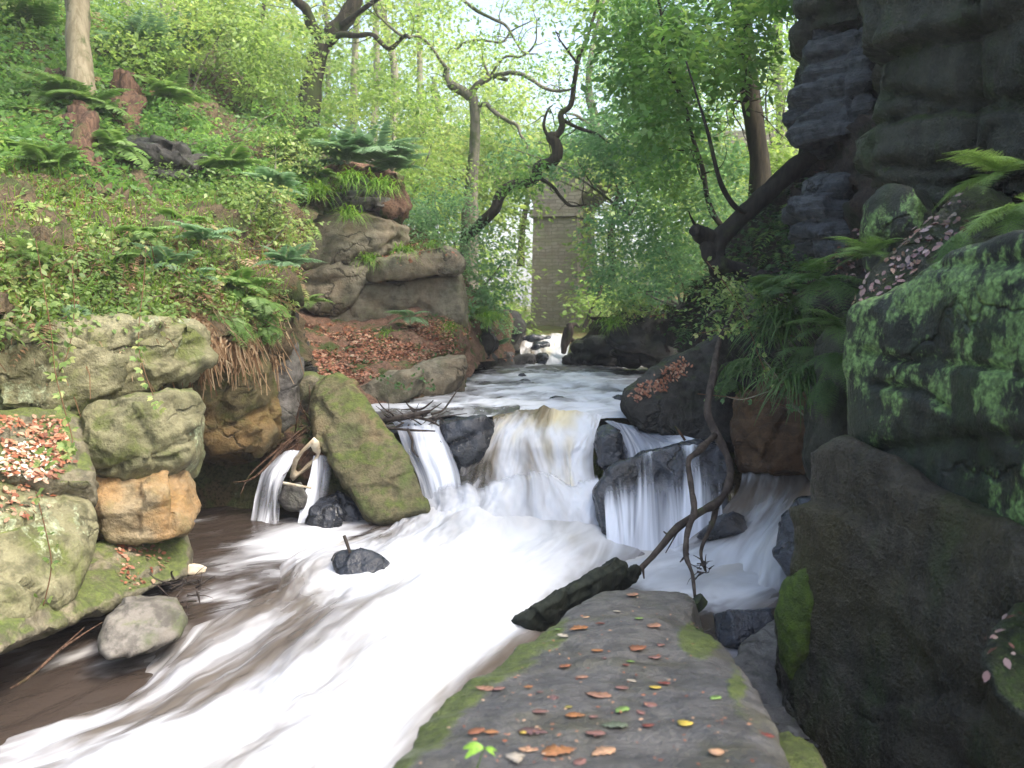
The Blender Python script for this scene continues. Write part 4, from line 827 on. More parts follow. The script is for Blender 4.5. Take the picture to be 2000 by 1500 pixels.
def tree(name, label, trunk, mat, crown_bl=None, cmat='mid', rs=None, group=None, cat='tree', ntw=0, tl=.8, **kw):
    """trunk: list of (path points, radii)"""
    base = np.array(trunk[0][0][0]); e = empty(name, base, label, cat, group)
    lst = list(trunk); rs = rs or np.random.RandomState(abs(hash(label)) % 1000 if 0 else len(label))
    if ntw:
        for p, r in trunk[1:] if len(trunk) > 1 else trunk: lst += twigs(p, ntw, tl, rs)
    tubes('trunk', lst, BK[mat], e, 12, rough=.2, seed=len(label))
    if crown_bl: crown(e, crown_bl, G[cmat], rs, **kw)
    return e
def radl(a, b, n): return list(np.linspace(a, b, n))

# ---- the stone bridge on its pier
def bridge():
    e = empty('stone_bridge', P(1082, 642, 30), 'tall old stone bridge pier with arches springing from it, half hidden by leaves', 'bridge')
    t = NT('bridge masonry'); br = t.n('ShaderNodeTexBrick')
    mp = t.n('ShaderNodeVectorMath'); cb = t.n('ShaderNodeSeparateXYZ'); t.l(t.geo.outputs['Position'], cb.inputs[0]); cm = t.n('ShaderNodeCombineXYZ'); wob = t.math('MULTIPLY', t.noise(2.2, 3, .6, off=3), .16)
    t.l(t.math('ADD', cb.outputs[0], cb.outputs[1]), cm.inputs[0]); t.l(t.math('ADD', cb.outputs[2], wob), cm.inputs[1]); t.l(cm.outputs[0], br.inputs['Vector'])
    br.inputs['Scale'].default_value = 1; br.inputs['Brick Width'].default_value = .34; br.inputs['Row Height'].default_value = .125; br.inputs['Mortar Size'].default_value = .012
    br.inputs['Color1'].default_value = (.27, .24, .205, 1); br.inputs['Color2'].default_value = (.36, .325, .285, 1); br.inputs['Mortar'].default_value = (.20, .175, .15, 1)
    n = t.noise(1.2, 5, .65); c = t.mix(t.rng(n, .45, .65, 0, .6), br.outputs['Color'], (.22, .23, .15)); c = t.mix(t.rng(t.noise(5, 5, .75), .45, .65, 0, .8), c, (.23, .195, .16))
    t.pbr(c, .9, t.bump(t.math('ADD', br.outputs['Fac'], t.math('MULTIPLY', n, -1.)), .8, .05), .2); ms = t.m
    W, D = 1.62, 4.2; ang = R(-14)
    ca, sa = math.cos(ang), math.sin(ang); o = P(1083, 642, 30)
    def T(x, y, z): return (o[0] + x * ca - y * sa, o[1] + x * sa + y * ca, z)
    z0, zs, zt = .9, 5.55, 7.75
    def box(x0, x1, y0, y1, za, zb, tx=0, nz=1):
        V = []; F = []
        for k in range(nz + 1):
            z = za + (zb - za) * k / nz; w = tx * (1 - k / nz)
            V += [T(x0 - w, y0 - w, z), T(x1 + w, y0 - w, z), T(x1 + w, y1 + w, z), T(x0 - w, y1 + w, z)]
        for k in range(nz):
            for j in range(4): a = k * 4; F.append((a + j, a + (j + 1) % 4, a + 4 + (j + 1) % 4, a + 4 + j))
        F += [(3, 2, 1, 0), tuple(range(nz * 4, nz * 4 + 4))]; return V, F
    V, F = box(-W / 2, W / 2, 0, D, z0, zs, .08, 12); raw('pier', V, F, ms, e, smooth=False)
    V, F = box(-W / 2 - .12, W / 2 + .12, -.12, D + .12, zs, zs + .28); raw('impost', V, F, ms, e, smooth=False)
    span = 8.5
    for s in (-1, 1):                      # arch rings with spandrel up to the deck
        n = 24; V = []; F = []
        for k in range(n + 1):
            a = math.pi * k / n; x = s * (W / 2 + span / 2 - span / 2 * math.cos(a)); z = zs + .28 + 1.55 * math.sin(a) ** .9
            for y in (.05, D - .05): V += [T(x, y, z), T(x, y, zt)]
        for k in range(n):
            a = k * 4; b = a + 4; F += [(a, b, b + 1, a + 1), (a + 2, a + 3, b + 3, b + 2), (a, a + 2, b + 2, b), (a + 1, b + 1, b + 3, a + 3)]
        raw('arch', V, F, ms, e, smooth=False)
        x0, x1 = sorted((s * (W / 2 + span), s * (W / 2 + span + 6))); V, F = box(x0, x1, .05, D - .05, z0 + 1, zt); raw('abutment', V, F, ms, e, smooth=False)
    V, F = box(-W / 2, W / 2, .05, D - .05, zs + .28, zt); raw('spandrel', V, F, ms, e, smooth=False)
    V, F = box(-16, 16, -.08, .32, zt, zt + .5); raw('parapet', V, F, ms, e, smooth=False)
    V, F = box(-16, 16, D - .32, D + .08, zt, zt + .5); raw('parapet', V, F, ms, e, smooth=False)
bridge()

# ---- named trees
tree('beech_tree', 'smooth straight pale trunk rising from a ferny root ball at upper left', [(pp((158, 215, 12.6), (156, 150, 12.7), (152, 60, 12.9), (152, -60, 13.2), (155, -400, 14)), [.26, .2, .175, .17, .15]),
   (pp((152, -60, 13.2), (60, -250, 12), (-80, -450, 10)), [.1, .07, .03]), (pp((153, -160, 13.4), (300, -330, 13), (420, -520, 12)), [.1, .07, .03])], 'beech',
   [(100, -420, 11.5, 520, 190, 3.5, 300), (60, 20, 17, 60, 60, 1, 25)], 'mid', k=14, r=.4, s=.12)
tree('oak_tree', 'dark forked oak trunk leaning right against bright leaves at top left of centre', [
   (pp((600, 260, 20), (605, 190, 20), (618, 120, 20), (640, 75, 20), (672, 40, 20), (700, -15, 20), (760, -150, 20), (800, -300, 19)), [.32, .26, .22, .2, .2, .17, .12, .06]),
   (pp((640, 78, 20), (612, 55, 19.8), (598, 20, 19.6), (572, -10, 19.4), (520, -120, 19)), [.16, .13, .12, .1, .05]),
   (pp((640, 80, 20), (665, 68, 19.6), (700, 70, 19.3), (728, 68, 19), (760, 95, 18.8), (790, 70, 18.5), (800, 75, 18)), [.11, .08, .06, .05, .045, .04, .02]),
   (pp((655, 60, 20), (700, 25, 19.5), (760, -20, 19), (820, -60, 18)), [.08, .06, .05, .02])], 'dark',
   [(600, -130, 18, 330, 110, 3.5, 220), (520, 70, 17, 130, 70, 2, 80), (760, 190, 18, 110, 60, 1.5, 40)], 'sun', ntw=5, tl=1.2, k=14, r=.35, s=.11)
tree('gnarled_oak', 'slender oak with Y shaped fork and crooked branches standing left of the bridge pier', [
   (pp((912, 600, 19), (918, 420, 19), (920, 360, 19), (926, 300, 19), (928, 240, 19), (926, 200, 19), (918, 182, 19)), [.24, .19, .15, .125, .12, .12, .12]),
   (pp((922, 192, 19), (900, 176, 19), (880, 165, 19), (872, 150, 19), (874, 132, 19)), [.11, .1, .1, .085, .06]),
   (pp((920, 186, 19), (930, 168, 18.9), (950, 155, 18.8), (965, 148, 18.8), (990, 156, 18.6)), [.09, .075, .07, .06, .05]),
   (pp((952, 152, 18.8), (1000, 142, 18.6), (1030, 150, 18.5), (1060, 170, 18.4), (1090, 178, 18.3), (1125, 172, 18)), [.055, .05, .045, .04, .035, .015]),
   (pp((930, 210, 19), (948, 203, 18.9), (965, 218, 18.8), (990, 235, 18.7), (1010, 245, 18.6), (1018, 265, 18.5), (1030, 280, 18.4), (1028, 298, 18.4)), [.055, .05, .05, .045, .04, .03, .025, .015]),
   (pp((876, 138, 19), (858, 115, 18.8), (845, 95, 18.7), (820, 72, 18.6), (790, 72, 18.5), (765, 55, 18.4), (735, 25, 18.3), (728, 0, 18)), [.04, .035, .03, .03, .03, .028, .02, .01]),
   (pp((955, 150, 18.8), (948, 130, 18.8), (942, 108, 18.8)), [.04, .03, .015]),
   (pp((890, 100, 18.6), (905, 85, 18.6), (935, 78, 18.5), (980, 82, 18.4), (1000, 60, 18.3), (1040, 40, 18)), [.03, .03, .028, .025, .02, .01]),
   (pp((905, 0, 18.6), (930, 20, 18.6), (965, 38, 18.5), (990, 52, 18.4), (1020, 100, 18.3), (1050, 105, 18)), [.04, .04, .035, .03, .02, .01]),
   (pp((958, 148, 18.8), (985, 112, 18.6), (1020, 110, 18.4), (1045, 85, 18.2), (1048, 50, 18)), [.03, .028, .025, .02, .01])], 'grey',
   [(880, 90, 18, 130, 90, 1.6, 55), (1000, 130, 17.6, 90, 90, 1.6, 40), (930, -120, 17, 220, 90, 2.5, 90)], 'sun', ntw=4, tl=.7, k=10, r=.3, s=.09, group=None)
tree('twisted_tree', 'snaking dark trunk curling up in front of the stone bridge', [
   (pp((905, 470, 16.2), (935, 440, 15.8), (965, 410, 15.5), (975, 385, 15.5), (1000, 362, 15.4), (1030, 358, 15.3), (1048, 345, 15.2), (1052, 325, 15.1), (1075, 318, 15), (1088, 305, 15), (1086, 282, 15), (1075, 268, 15), (1090, 262, 15), (1098, 245, 15), (1096, 222, 15), (1115, 205, 15), (1122, 160, 15), (1130, 115, 15), (1148, 70, 15), (1168, 0, 15), (1185, -90, 15)),
     [.1, .1, .1, .1, .095, .09, .085, .09, .1, .1, .1, .08, .065, .06, .055, .05, .045, .04, .03, .025, .015]),
   (pp((1055, 348, 15.2), (1080, 365, 15), (1095, 385, 14.8), (1115, 402, 14.6), (1145, 400, 14.4)), [.04, .03, .03, .025, .01]),
   (pp((1128, 125, 15), (1110, 100, 14.9), (1095, 80, 14.8), (1085, 60, 14.6)), [.025, .02, .015, .008]),
   (pp((1100, 235, 15), (1130, 250, 15), (1165, 262, 14.8), (1190, 280, 14.6)), [.035, .03, .025, .01]),
   (pp((1072, 270, 15), (1062, 245, 15), (1070, 215, 15), (1080, 205, 15)), [.03, .025, .02, .01])], 'dark',
   [(1080, 140, 14.6, 70, 80, 1, 12), (1010, 340, 14.8, 70, 45, .8, 40), (1190, -40, 14, 130, 60, 1.5, 50)], 'mid', ntw=3, tl=.6, k=12, r=.25, s=.075)
tree('lichened_tree', 'short pale bent trunk behind right side of the bridge arch', [
   (pp((1195, 330, 23), (1180, 290, 23), (1165, 255, 23), (1160, 220, 23), (1150, 180, 23), (1155, 100, 23), (1180, 0, 23)), [.2, .18, .16, .12, .1, .07, .03]),
   (pp((1165, 255, 23), (1145, 240, 22.8), (1125, 225, 22.6), (1105, 222, 22.4)), [.07, .06, .04, .02]), (pp((1175, 300, 23), (1200, 312, 22.6), (1215, 330, 22.4)), [.08, .06, .03])], 'grey',
   [(1230, 90, 22, 110, 80, 2, 30)], 'sun', k=12, r=.35, s=.11)
tree('alder_tree', 'dark upright trunk in front of glowing leaves left of the cliff', [
   (pp((1492, 450, 12.8), (1486, 400, 12.8), (1482, 300, 12.8), (1470, 220, 12.8), (1462, 150, 12.8), (1452, 60, 12.8), (1440, -40, 12.8), (1420, -300, 12.6)), [.19, .17, .15, .145, .14, .135, .13, .08]),
   (pp((1458, 110, 12.8), (1435, 95, 12.5), (1405, 75, 12)), [.035, .03, .01]), (pp((1470, 215, 12.8), (1450, 200, 12.6), (1428, 195, 12.2)), [.03, .02, .01])], 'dark',
   [(1380, 90, 11.6, 130, 110, 1.6, 95), (1300, 240, 11.8, 100, 110, 1.4, 60), (1500, -20, 11.5, 120, 60, 1.5, 60), (1240, 60, 12.4, 110, 80, 1.4, 60), (1420, -260, 11, 420, 150, 3, 200), (1250, 170, 12.2, 80, 60, 1, 30)], 'mid', ntw=6, tl=1.0, k=14, r=.34, s=.115)
FT = tree('fallen_trunk', 'thick dark trunk leaning down from the cliff with broken knobbly stump end', [
   (pp((1600, 290, 10), (1560, 322, 10.2), (1500, 375, 10.3), (1440, 432, 10.4), (1408, 465, 10.4), (1396, 495, 10.3), (1402, 530, 10.1)), [.10, .115, .12, .115, .115, .11, .10]),
   (pp((1410, 475, 10.4), (1388, 468, 10.4), (1368, 458, 10.3), (1356, 448, 10.2)), [.10, .11, .11, .08]),
   (pp((1372, 462, 10.3), (1352, 430, 10.2), (1345, 412, 10.1)), [.03, .015, .005]),
   (pp((1380, 480, 10.3), (1385, 500, 10.2), (1398, 520, 10.2)), [.1, .09, .08]),
   (pp((1402, 515, 10.1), (1440, 525, 10.2), (1500, 545, 10), (1560, 580, 9.5)), [.09, .08, .08, .06]),
   (pp((1455, 415, 10.3), (1432, 400, 10.2), (1405, 350, 10), (1380, 250, 10), (1340, 120, 10.2)), [.04, .035, .03, .02, .01])], 'black', cat='fallen tree')
tree('sapling', 'thin leaning stem crossing bright leaves between bridge and dark upright trunk', [
   (pp((1408, 440, 12), (1385, 400, 12), (1372, 330, 12), (1350, 260, 12), (1335, 200, 12), (1300, 120, 12), (1290, 20, 12), (1270, -60, 12)), [.045, .04, .035, .03, .03, .025, .02, .01])], 'dark',
   [(1330, 360, 12.5, 90, 90, 1.4, 55), (1300, -50, 12, 120, 60, 1.4, 40)], 'mid', ntw=8, tl=.9, k=14, r=.26, s=.075)
TR = 'thin woodland trunks behind the near trees'
bgt = [(245, 40, -60, 26, .16, 'pale', 'pale slim trunk second right of the smooth beech trunk'), (335, 150, -80, 24, .3, 'pale', 'broad pale trunk blurred among leaves left of the forked oak'),
 (448, 200, 60, 22, .22, 'grey', 'short snapped trunk with orange broken top on left bank'), (510, 220, -60, 22, .06, 'dark', 'thin dark sapling stem left of the forked oak'),
 (690, 240, -40, 30, .14, 'pale', 'pale trunk just right of the forked oak'), (728, 300, -40, 27, .12, 'pale', 'whitish trunk between forked oak and the Y forked tree'),
 (770, 330, 120, 25, .14, 'pale', 'mottled pale trunk rising behind the fern topped crag'), (820, 360, 130, 28, .12, 'pale', 'yellowish trunk left of the Y forked tree'),
 (640, 260, -40, 34, .12, 'grey', 'distant grey trunk right against the forked oak'), (1017, 500, 410, 38, .16, 'dark', 'dark trunk seen through the gap left of the pier'),
 (1168, 560, 420, 34, .13, 'dark', 'thin dark trunk just right of the pier'), (1188, 580, 430, 26, .12, 'dark', 'second thin dark trunk right of the pier'),
 (1236, 330, 60, 30, .14, 'grey', 'grey trunk above right end of the bridge'), (1285, 340, 40, 28, .12, 'grey', 'slim grey trunk further right above the bridge'),
 (1535, 420, 0, 24, .16, 'grey', 'trunk glimpsed between dark alder and cliff'), (400, 180, -60, 30, .14, 'grey', 'grey trunk left of the snapped trunk'),
 (860, 350, 150, 34, .12, 'grey', 'faint far trunk left behind the Y forked tree'), (1340, 330, 20, 26, .13, 'grey', 'grey far trunk left of the dark alder')]
for k, (px, yb, yt, d, r, m, lb) in enumerate(bgt):
    rs = np.random.RandomState(200 + k); b = P(px, yb + 20, d); t = P(px + rs.uniform(-14, 14), yt, d)
    mid = (b + t) / 2 + np.array([rs.uniform(-.2, .2), 0, 0]); top = t + (t - b) * .5 + np.array([rs.uniform(-1, 1), 0, 2.5])
    path = [b, (b * 2 + mid) / 3, mid, t] + ([] if k == 2 or k >= 16 else [top]); rad = [r * 1.2, r, r * .9, r * .8] + ([] if len(path) == 4 else [r * .35])
    cb = None if k == 2 else [(px + rs.uniform(-30, 30), min(yt, 80) - 90, d - 1, 3.6 / d * FPX * .6, 3.0 / d * FPX * .5, 2., 55)]
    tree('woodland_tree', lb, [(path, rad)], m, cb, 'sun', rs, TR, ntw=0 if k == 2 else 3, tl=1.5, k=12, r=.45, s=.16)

# ---- the far wood, one leafy mass with gaps of sky
def farwood():
    rs = np.random.RandomState(5); C = []
    for (x0, x1, y0, y1, d0, d1, n) in ((-100, 1000, 60, 420, 30, 48, 2800), (700, 1560, 80, 420, 34, 52, 2600), (150, 700, -60, 250, 26, 40, 1700), (780, 1060, 250, 640, 22, 28, 900), (1120, 1500, 280, 640, 22, 34, 1300), (980, 1060, 420, 640, 36, 46, 90), (1120, 1220, 440, 620, 36, 46, 90)):
        C.append(P(rs.uniform(x0, x1, n), rs.uniform(y0, y1, n), rs.uniform(d0, d1, n)))
    C = np.concatenate(C); px = proj(C)
    g = gn(C * .35) + .5 * gn(C * .9)
    thr = -.15 + .55 * np.exp(-((px[:, 0] - 1100) / 160) ** 2 - ((px[:, 1] - 60) / 110) ** 2) + .4 * np.exp(-((px[:, 0] - 760) / 90) ** 2 - ((px[:, 1] - 30) / 70) ** 2) + .3 * np.exp(-((px[:, 0] - 1130) / 60) ** 2 - ((px[:, 1] - 220) / 40) ** 2)
    C = C[(g > thr) & ~clear(px, C)]
    L, D, N = sprays(C, 26, .8, rs); S = .2 * rs.uniform(.6, 1.2, len(L)); tint = .55 + .5 * gn(L * .16) + rs.normal(size=len(L)) * .12
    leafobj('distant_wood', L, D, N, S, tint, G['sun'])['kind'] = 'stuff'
farwood()

# ---- bushes
def bush(name, label, base, bl, mat, seed, cat='bush', stems=4, group=None, **kw):
    e = empty(name, P(*base), label, cat, group); rs = np.random.RandomState(seed); b = P(*base)
    lst = []
    for k in range(stems):
        q = bl[k % len(bl)]; t = P(q[0] + rs.uniform(-.6, .6) * q[3], q[1] - rs.uniform(0, .6) * q[4], q[2]); m = (b + t) / 2 + rs.normal(size=3) * .1
        lst.append(([b, m, t], [.025, .018, .006]))
    tubes('stem', lst, BK['grey'], e, 6); crown(e, bl, G[mat], rs, name='foliage', **kw); return e
bush('shrub', 'big pale green leafy shrub spilling down the bank left of the pier', (900, 600, 15.8), [(900, 470, 15.6, 90, 70, .9, 75), (960, 540, 15.8, 55, 70, .7, 55), (860, 400, 16.4, 80, 60, 1, 55), (820, 440, 15.8, 50, 60, .8, 30), (930, 590, 15.4, 45, 30, .4, 24)], 'cool', 301, k=18, r=.24, s=.07)
bush('shrub', 'airy yellow green shrub between fern crag and the Y forked tree', (800, 400, 17.5), [(830, 320, 17.5, 80, 80, 1.2, 70), (760, 380, 16.5, 60, 50, 1, 35), (900, 350, 18.5, 60, 50, 1, 30)], 'sun', 302, k=16, r=.28, s=.085)
bush('shrub', 'layered beech branches spreading low right of the pier over the long dark rock', (1330, 600, 13.6), [(1230, 440, 13.6, 110, 70, 1.2, 85), (1330, 500, 12.8, 90, 80, 1.0, 80), (1200, 540, 14.8, 70, 50, 1.0, 50), (1260, 580, 14.6, 70, 28, .7, 40), (1380, 400, 12.6, 70, 60, 1, 50)], 'cool', 303, k=18, r=.26, s=.07)
bush('shrub', 'sprays of leaves hanging across the top of the stone bridge', (1230, 420, 16), [(1190, 300, 15, 80, 50, 1, 45), (1120, 330, 14.6, 60, 30, .6, 22), (1260, 340, 15, 90, 70, 1, 60), (1000, 300, 16.4, 60, 40, .8, 22)], 'cool', 304, k=16, r=.28, s=.08)
bush('shrub', 'glowing yellow green bush hard against left edge of the blue-grey cliff', (1540, 400, 15), [(1535, 150, 15, 55, 130, 1, 70), (1525, 320, 14, 55, 90, 1, 60), (1420, 260, 15.5, 60, 120, 1, 50)], 'sun', 305, k=16, r=.3, s=.09)
bush('shrub', 'small yellowing bush at right foot of the pier', (1160, 640, 19), [(1155, 590, 19, 40, 22, .6, 20), (1200, 600, 18, 40, 30, .6, 20)], 'sun', 306, k=14, r=.22, s=.07)
bush('shrub', 'leafy hazel branches over the ferns right of the beech trunk', (350, 260, 15), [(260, 90, 15.0, 110, 75, 1.2, 110), (400, 60, 16, 120, 85, 1.4, 120), (520, 150, 16.5, 100, 85, 1.4, 100), (330, 0, 16, 190, 55, 1.4, 90), (60, -10, 14.5, 120, 40, 1.2, 50)], 'sun', 307, k=16, r=.3, s=.085)
bush('shrub', 'green bramble thicket at the lip of the bank below the snapped trunk', (450, 480, 10.6), [(470, 400, 11, 120, 60, .7, 80), (560, 440, 11, 60, 50, .5, 36), (330, 350, 11.4, 90, 30, .5, 34), (560, 300, 13.5, 90, 60, .8, 45)], 'bramble', 308, k=14, r=.2, s=.065)
bush('shrub', 'leafy twigs hanging from dark rocks right of the upper river', (1480, 640, 9), [(1430, 570, 9, 70, 35, .5, 22), (1400, 620, 8.8, 60, 25, .4, 14), (1470, 600, 8.8, 50, 40, .4, 16)], 'bramble', 309, k=9, r=.2, s=.055)
bush('bush', 'grassy green bush on the top edge of the long overhanging rock', (1260, 620, 14.2), [(1230, 600, 14.2, 45, 30, .5, 24), (1300, 600, 14.2, 60, 16, .5, 14)], 'bramble', 310, k=14, r=.2, s=.06)
bush('shrub', 'leafy saplings standing on the bank between beech and oak', (300, 330, 12.5), [(300, 250, 12.3, 70, 50, .5, 26), (420, 290, 12.8, 70, 55, .6, 34), (520, 250, 14, 70, 60, .7, 34), (230, 330, 11.2, 50, 25, .4, 12)], 'mid', 311, k=12, r=.2, s=.075)
bush('shrub', 'low leafy growth along the skyline left of the beech trunk', (60, 120, 14), [(40, 60, 14, 80, 40, .8, 40), (90, 150, 13, 60, 30, .6, 22)], 'mid', 312, k=12, r=.24, s=.085)
bush('leafy_branch', 'pale green leafy boughs spreading across the top over the bridge', (1300, 300, 17), [(1230, 150, 15.5, 110, 90, 1.4, 80), (1330, 130, 14.5, 110, 110, 1.4, 90), (1180, 250, 17, 90, 50, 1.2, 50), (1290, 270, 15.5, 110, 70, 1.2, 80), (1400, 330, 14.5, 70, 80, 1, 60), (1330, 20, 14, 160, 50, 1.2, 70)], 'cool', 313, cat='branch', k=18, r=.32, s=.09)
bush('leafy_branch', 'soft yellow green boughs filling the gap left of the Y forked tree', (760, 330, 21), [(700, 200, 21, 130, 110, 1.8, 90), (820, 230, 22, 100, 90, 1.6, 70), (560, 230, 22, 90, 90, 1.5, 60), (440, 120, 21, 130, 90, 1.8, 80), (980, 220, 22, 70, 80, 1.4, 40), (800, 60, 21, 70, 50, 1.4, 25)], 'sun', 314, cat='branch', k=18, r=.4, s=.12)
bush('leafy_branch', 'low boughs veiling the deck of the stone bridge', (1200, 400, 26), [(1000, 290, 25, 110, 50, 1, 70), (1160, 290, 25, 110, 60, 1, 80), (1300, 290, 25, 110, 60, 1, 80), (880, 280, 25, 80, 50, 1, 40), (1220, 380, 24, 80, 60, 1, 60)], 'mid', 315, cat='branch', k=18, r=.4, s=.12)
# canopy added above the frame: unseen tree crowns placed to shade the gorge
for k, (x, y, z, rx, rz, n, lb) in enumerate([(-7, 4, 10, 4.5, 2.2, 90, 'leafy crown added out of frame above the left bank to shade the gorge'), (6.5, 6, 10.5, 4.5, 2.4, 330, 'unseen leafy crown added above the right cliff to shade the gorge'), (6.5, -2, 9, 4.5, 2.2, 330, 'unseen leafy crown added behind the right cliff top for shade')]):
    e = empty('shade_canopy', (x * 1.5, y, 4), lb, 'tree', 'unseen crowns added to shade the gorge'); rs = np.random.RandomState(400 + k)
    tubes('trunk', [([(x * 1.5, y, 3.5), (x * 1.4, y, 7), (x, y, z)], [.3, .25, .1])] + twigs([(x * 1.4, y, 7), (x, y, z)], 8, 3, rs, .06), BK['grey'], e)
    u = rs.normal(size=(n, 3)); u /= np.linalg.norm(u, axis=1)[:, None]; u *= rs.uniform(0, 1, n)[:, None] ** .4
    C = np.array([x, y, z]) + u * np.array([rx, rx, rz]); q = proj(C); ok = (C[:, 1] < 1) | (q[:, 1] < -30) | (q[:, 0] > 2030) | (q[:, 0] < -30); C = C[ok]
    L, D, N = sprays(C, 22, .6, rs); leafobj('crown', L, D, N, .2 * rs.uniform(.6, 1.2, len(L)), .4 + rs.normal(size=len(L)) * .15, G['mid'], e)
# ---------------------------------------------------------------- undergrowth on the banks
rs0 = np.random.RandomState(21)
def on_sheet(f, poly, n, rs, lift=.05, bias=None):
    p = np.array(poly, float); out = []
    while len(out) < n:
        q = rs.uniform(p.min(0), p.max(0), (n * 2, 2)); q = q[inpoly(q, poly)]
        if bias is not None: q = q[bias(q) > rs.uniform(size=len(q))]
        out += q.tolist()
    q = np.array(out[:n]); d = f(q[:, 0], q[:, 1]); return P(q[:, 0], q[:, 1], d - lift * rs.uniform(0, 1, n)), q
bank = [(-150, 330), (60, 310), (190, 360), (330, 380), (560, 390), (600, 440), (585, 560), (540, 650), (480, 640), (370, 600), (300, 655), (200, 640), (0, 660), (-150, 650)]
upper = [(-150, -60), (120, -80), (300, 80), (420, 130), (560, 230), (640, 350), (560, 400), (330, 390), (190, 370), (60, 320), (-150, 340)]
def cover(name, f, poly, n, k, r, s, mat, seed, lift=.15, T=LEAF6, tb=.5, droop=.2, bias=None):
    rs = np.random.RandomState(seed); C, q = on_sheet(f, poly, n, rs, lift, bias); C[:, 2] += .03
    L, D, N = sprays(C, k, r, rs, droop=droop); S = s * rs.uniform(.5, 1.3, len(L))
    o = leafobj(name, L, D, N, S, tb + .25 * gn(L * 1.5) + rs.normal(size=len(L)) * .16, G[mat], None, T); o['kind'] = 'stuff'; return o
pb = lambda q: np.clip(.6 + 1.1 * gn(np.stack([q[:, 0] / 60, q[:, 1] / 40, 0 * q[:, 0]], 1)), .5, 1)
HOL = [[(460, 470), (520, 445), (590, 450), (590, 520), (560, 560), (490, 530)], [(215, 290), (300, 270), (420, 300), (420, 350), (330, 355), (230, 340)], [(395, 190), (430, 170), (460, 200), (465, 260), (410, 280)]]
def hb(q):
    m = np.ones(len(q))
    for h in HOL: m[inpoly(q, h)] = .04
    return m
pb0 = pb; pb = lambda q: pb0(q) * hb(q)
cover('bramble_cover', lbf, bank, 2500, 9, .13, .058, 'bramble', 31, .35, bias=pb, tb=.55)
cover('leafy_undergrowth', lbf, upper, 5600, 10, .2, .08, 'mid', 32, .5, bias=pb)
cover('leafy_undergrowth', lbf, [(150, 60), (620, 160), (640, 380), (300, 330)], 700, 12, .25, .08, 'mid', 33, .5)
cover('leafy_undergrowth', lbf, [(-150, -80), (130, -80), (140, 130), (-150, 100)], 260, 12, .3, .09, 'cool', 34, .5)
cover('leafy_undergrowth', mdf, [(880, 560), (960, 590), (1010, 620), (1000, 660), (920, 640)], 120, 10, .2, .07, 'cool', 36, .3)
cover('moss_and_ivy', mdf, [(640, 650), (880, 600), (900, 700), (780, 740), (600, 740), (570, 690)], 160, 12, .1, .04, 'ivy', 37, .05)
cover('leafy_undergrowth', rsf, [(1150, 640), (1340, 585), (1450, 450), (1560, 330), (1600, 500), (1500, 600), (1420, 660)], 330, 10, .2, .065, 'ivy', 38, .3)
# bracken: a continuous cover of loose fronds
def bracken(name, f, poly, n, ln, mats, seed, bias=None):
    for mi, mt in enumerate(mats):
        rs = np.random.RandomState(seed + mi); C, q = on_sheet(f, poly, n // len(mats), rs, .12, bias)
        A, D, N, S = [], [], [], []; nb = 13
        for c in C:
            az = rs.uniform(-2.6, -.5); L = ln * rs.uniform(.5, 1.3); h = np.array([math.cos(az), math.sin(az), 0]); s_ = np.array([-h[1], h[0], 0]); up = rs.uniform(.1, .9)
            for j in range(nb):
                x = (j + 1.5) / (nb + 1); p = c + h * L * x + np.array([0, 0, L * (up * x - 1.1 * x * x)]); tg = h + np.array([0, 0, up - 2.2 * x]); w_ = L * .34 * math.sin(math.pi * (.15 + .85 * x))
                for sg in (-1, 1): A.append(p); D.append(s_ * sg + tg * .4 + rs.normal(size=3) * .08); N.append([0, -.3, 1]); S.append(w_)
        A = np.array(A); o = leafobj(name, A, np.array(D), np.array(N, float) + RS_.normal(size=A.shape) * .12, np.array(S), np.repeat(rs.uniform(.1, 1, len(C)), nb * 2), G[mt], None, LEAF4 * np.array([.5, 1, 1])); o['kind'] = 'stuff'
bracken('bracken_cover', lbf, bank, 1000, .3, ['fern', 'dead', 'bramble', 'dead'], 81, pb)
bracken('bracken_cover', lbf, upper, 520, .48, ['fern', 'fernb', 'dead'], 84, hb)
bracken('bracken_cover', rsf, [(1150, 640), (1340, 600), (1450, 470), (1560, 350), (1600, 500), (1500, 600), (1420, 660)], 90, .4, ['fern', 'ivy'], 87)
# fallen leaves
def litter(name, f, poly, n, s, mat, seed, lift=.0, pts=None):
    rs = np.random.RandomState(seed); C, q = on_sheet(f, poly, n, rs, .02) if pts is None else (pts, None)
    C = C + np.array([0, -.02, .045]); D = rs.normal(size=(len(C), 3)); D[:, 2] *= .3; N = rs.normal(size=(len(C), 3)) * .35 + np.array([0, -.45, 1])
    o = leafobj(name, C, D, N, s * rs.uniform(.5, 1.2, len(C)), rs.uniform(0, 1, len(C)), G[mat], None, LEAF6); o['kind'] = 'stuff'; return o
mound = [(560, 650), (640, 620), (700, 650), (900, 625), (920, 660), (900, 695), (850, 700), (760, 735), (650, 770), (570, 745)]
litter('leaf_litter', mdf, mound, 5200, .06, 'litter', 41)
litter('leaf_litter', mdf, [(760, 440), (830, 450), (890, 500), (890, 530), (800, 500), (750, 480)], 900, .06, 'litter', 42)
litter('leaf_litter', lbf, bank, 11000, .07, 'dead', 43)
litter('leaf_litter', lbf, upper, 5000, .07, 'litter', 44)
litter('leaf_litter', rsf, [(1150, 640), (1330, 600), (1420, 500), (1560, 330), (1700, 340), (1720, 520), (1500, 640), (1420, 660)], 1600, .06, 'litterd', 45)
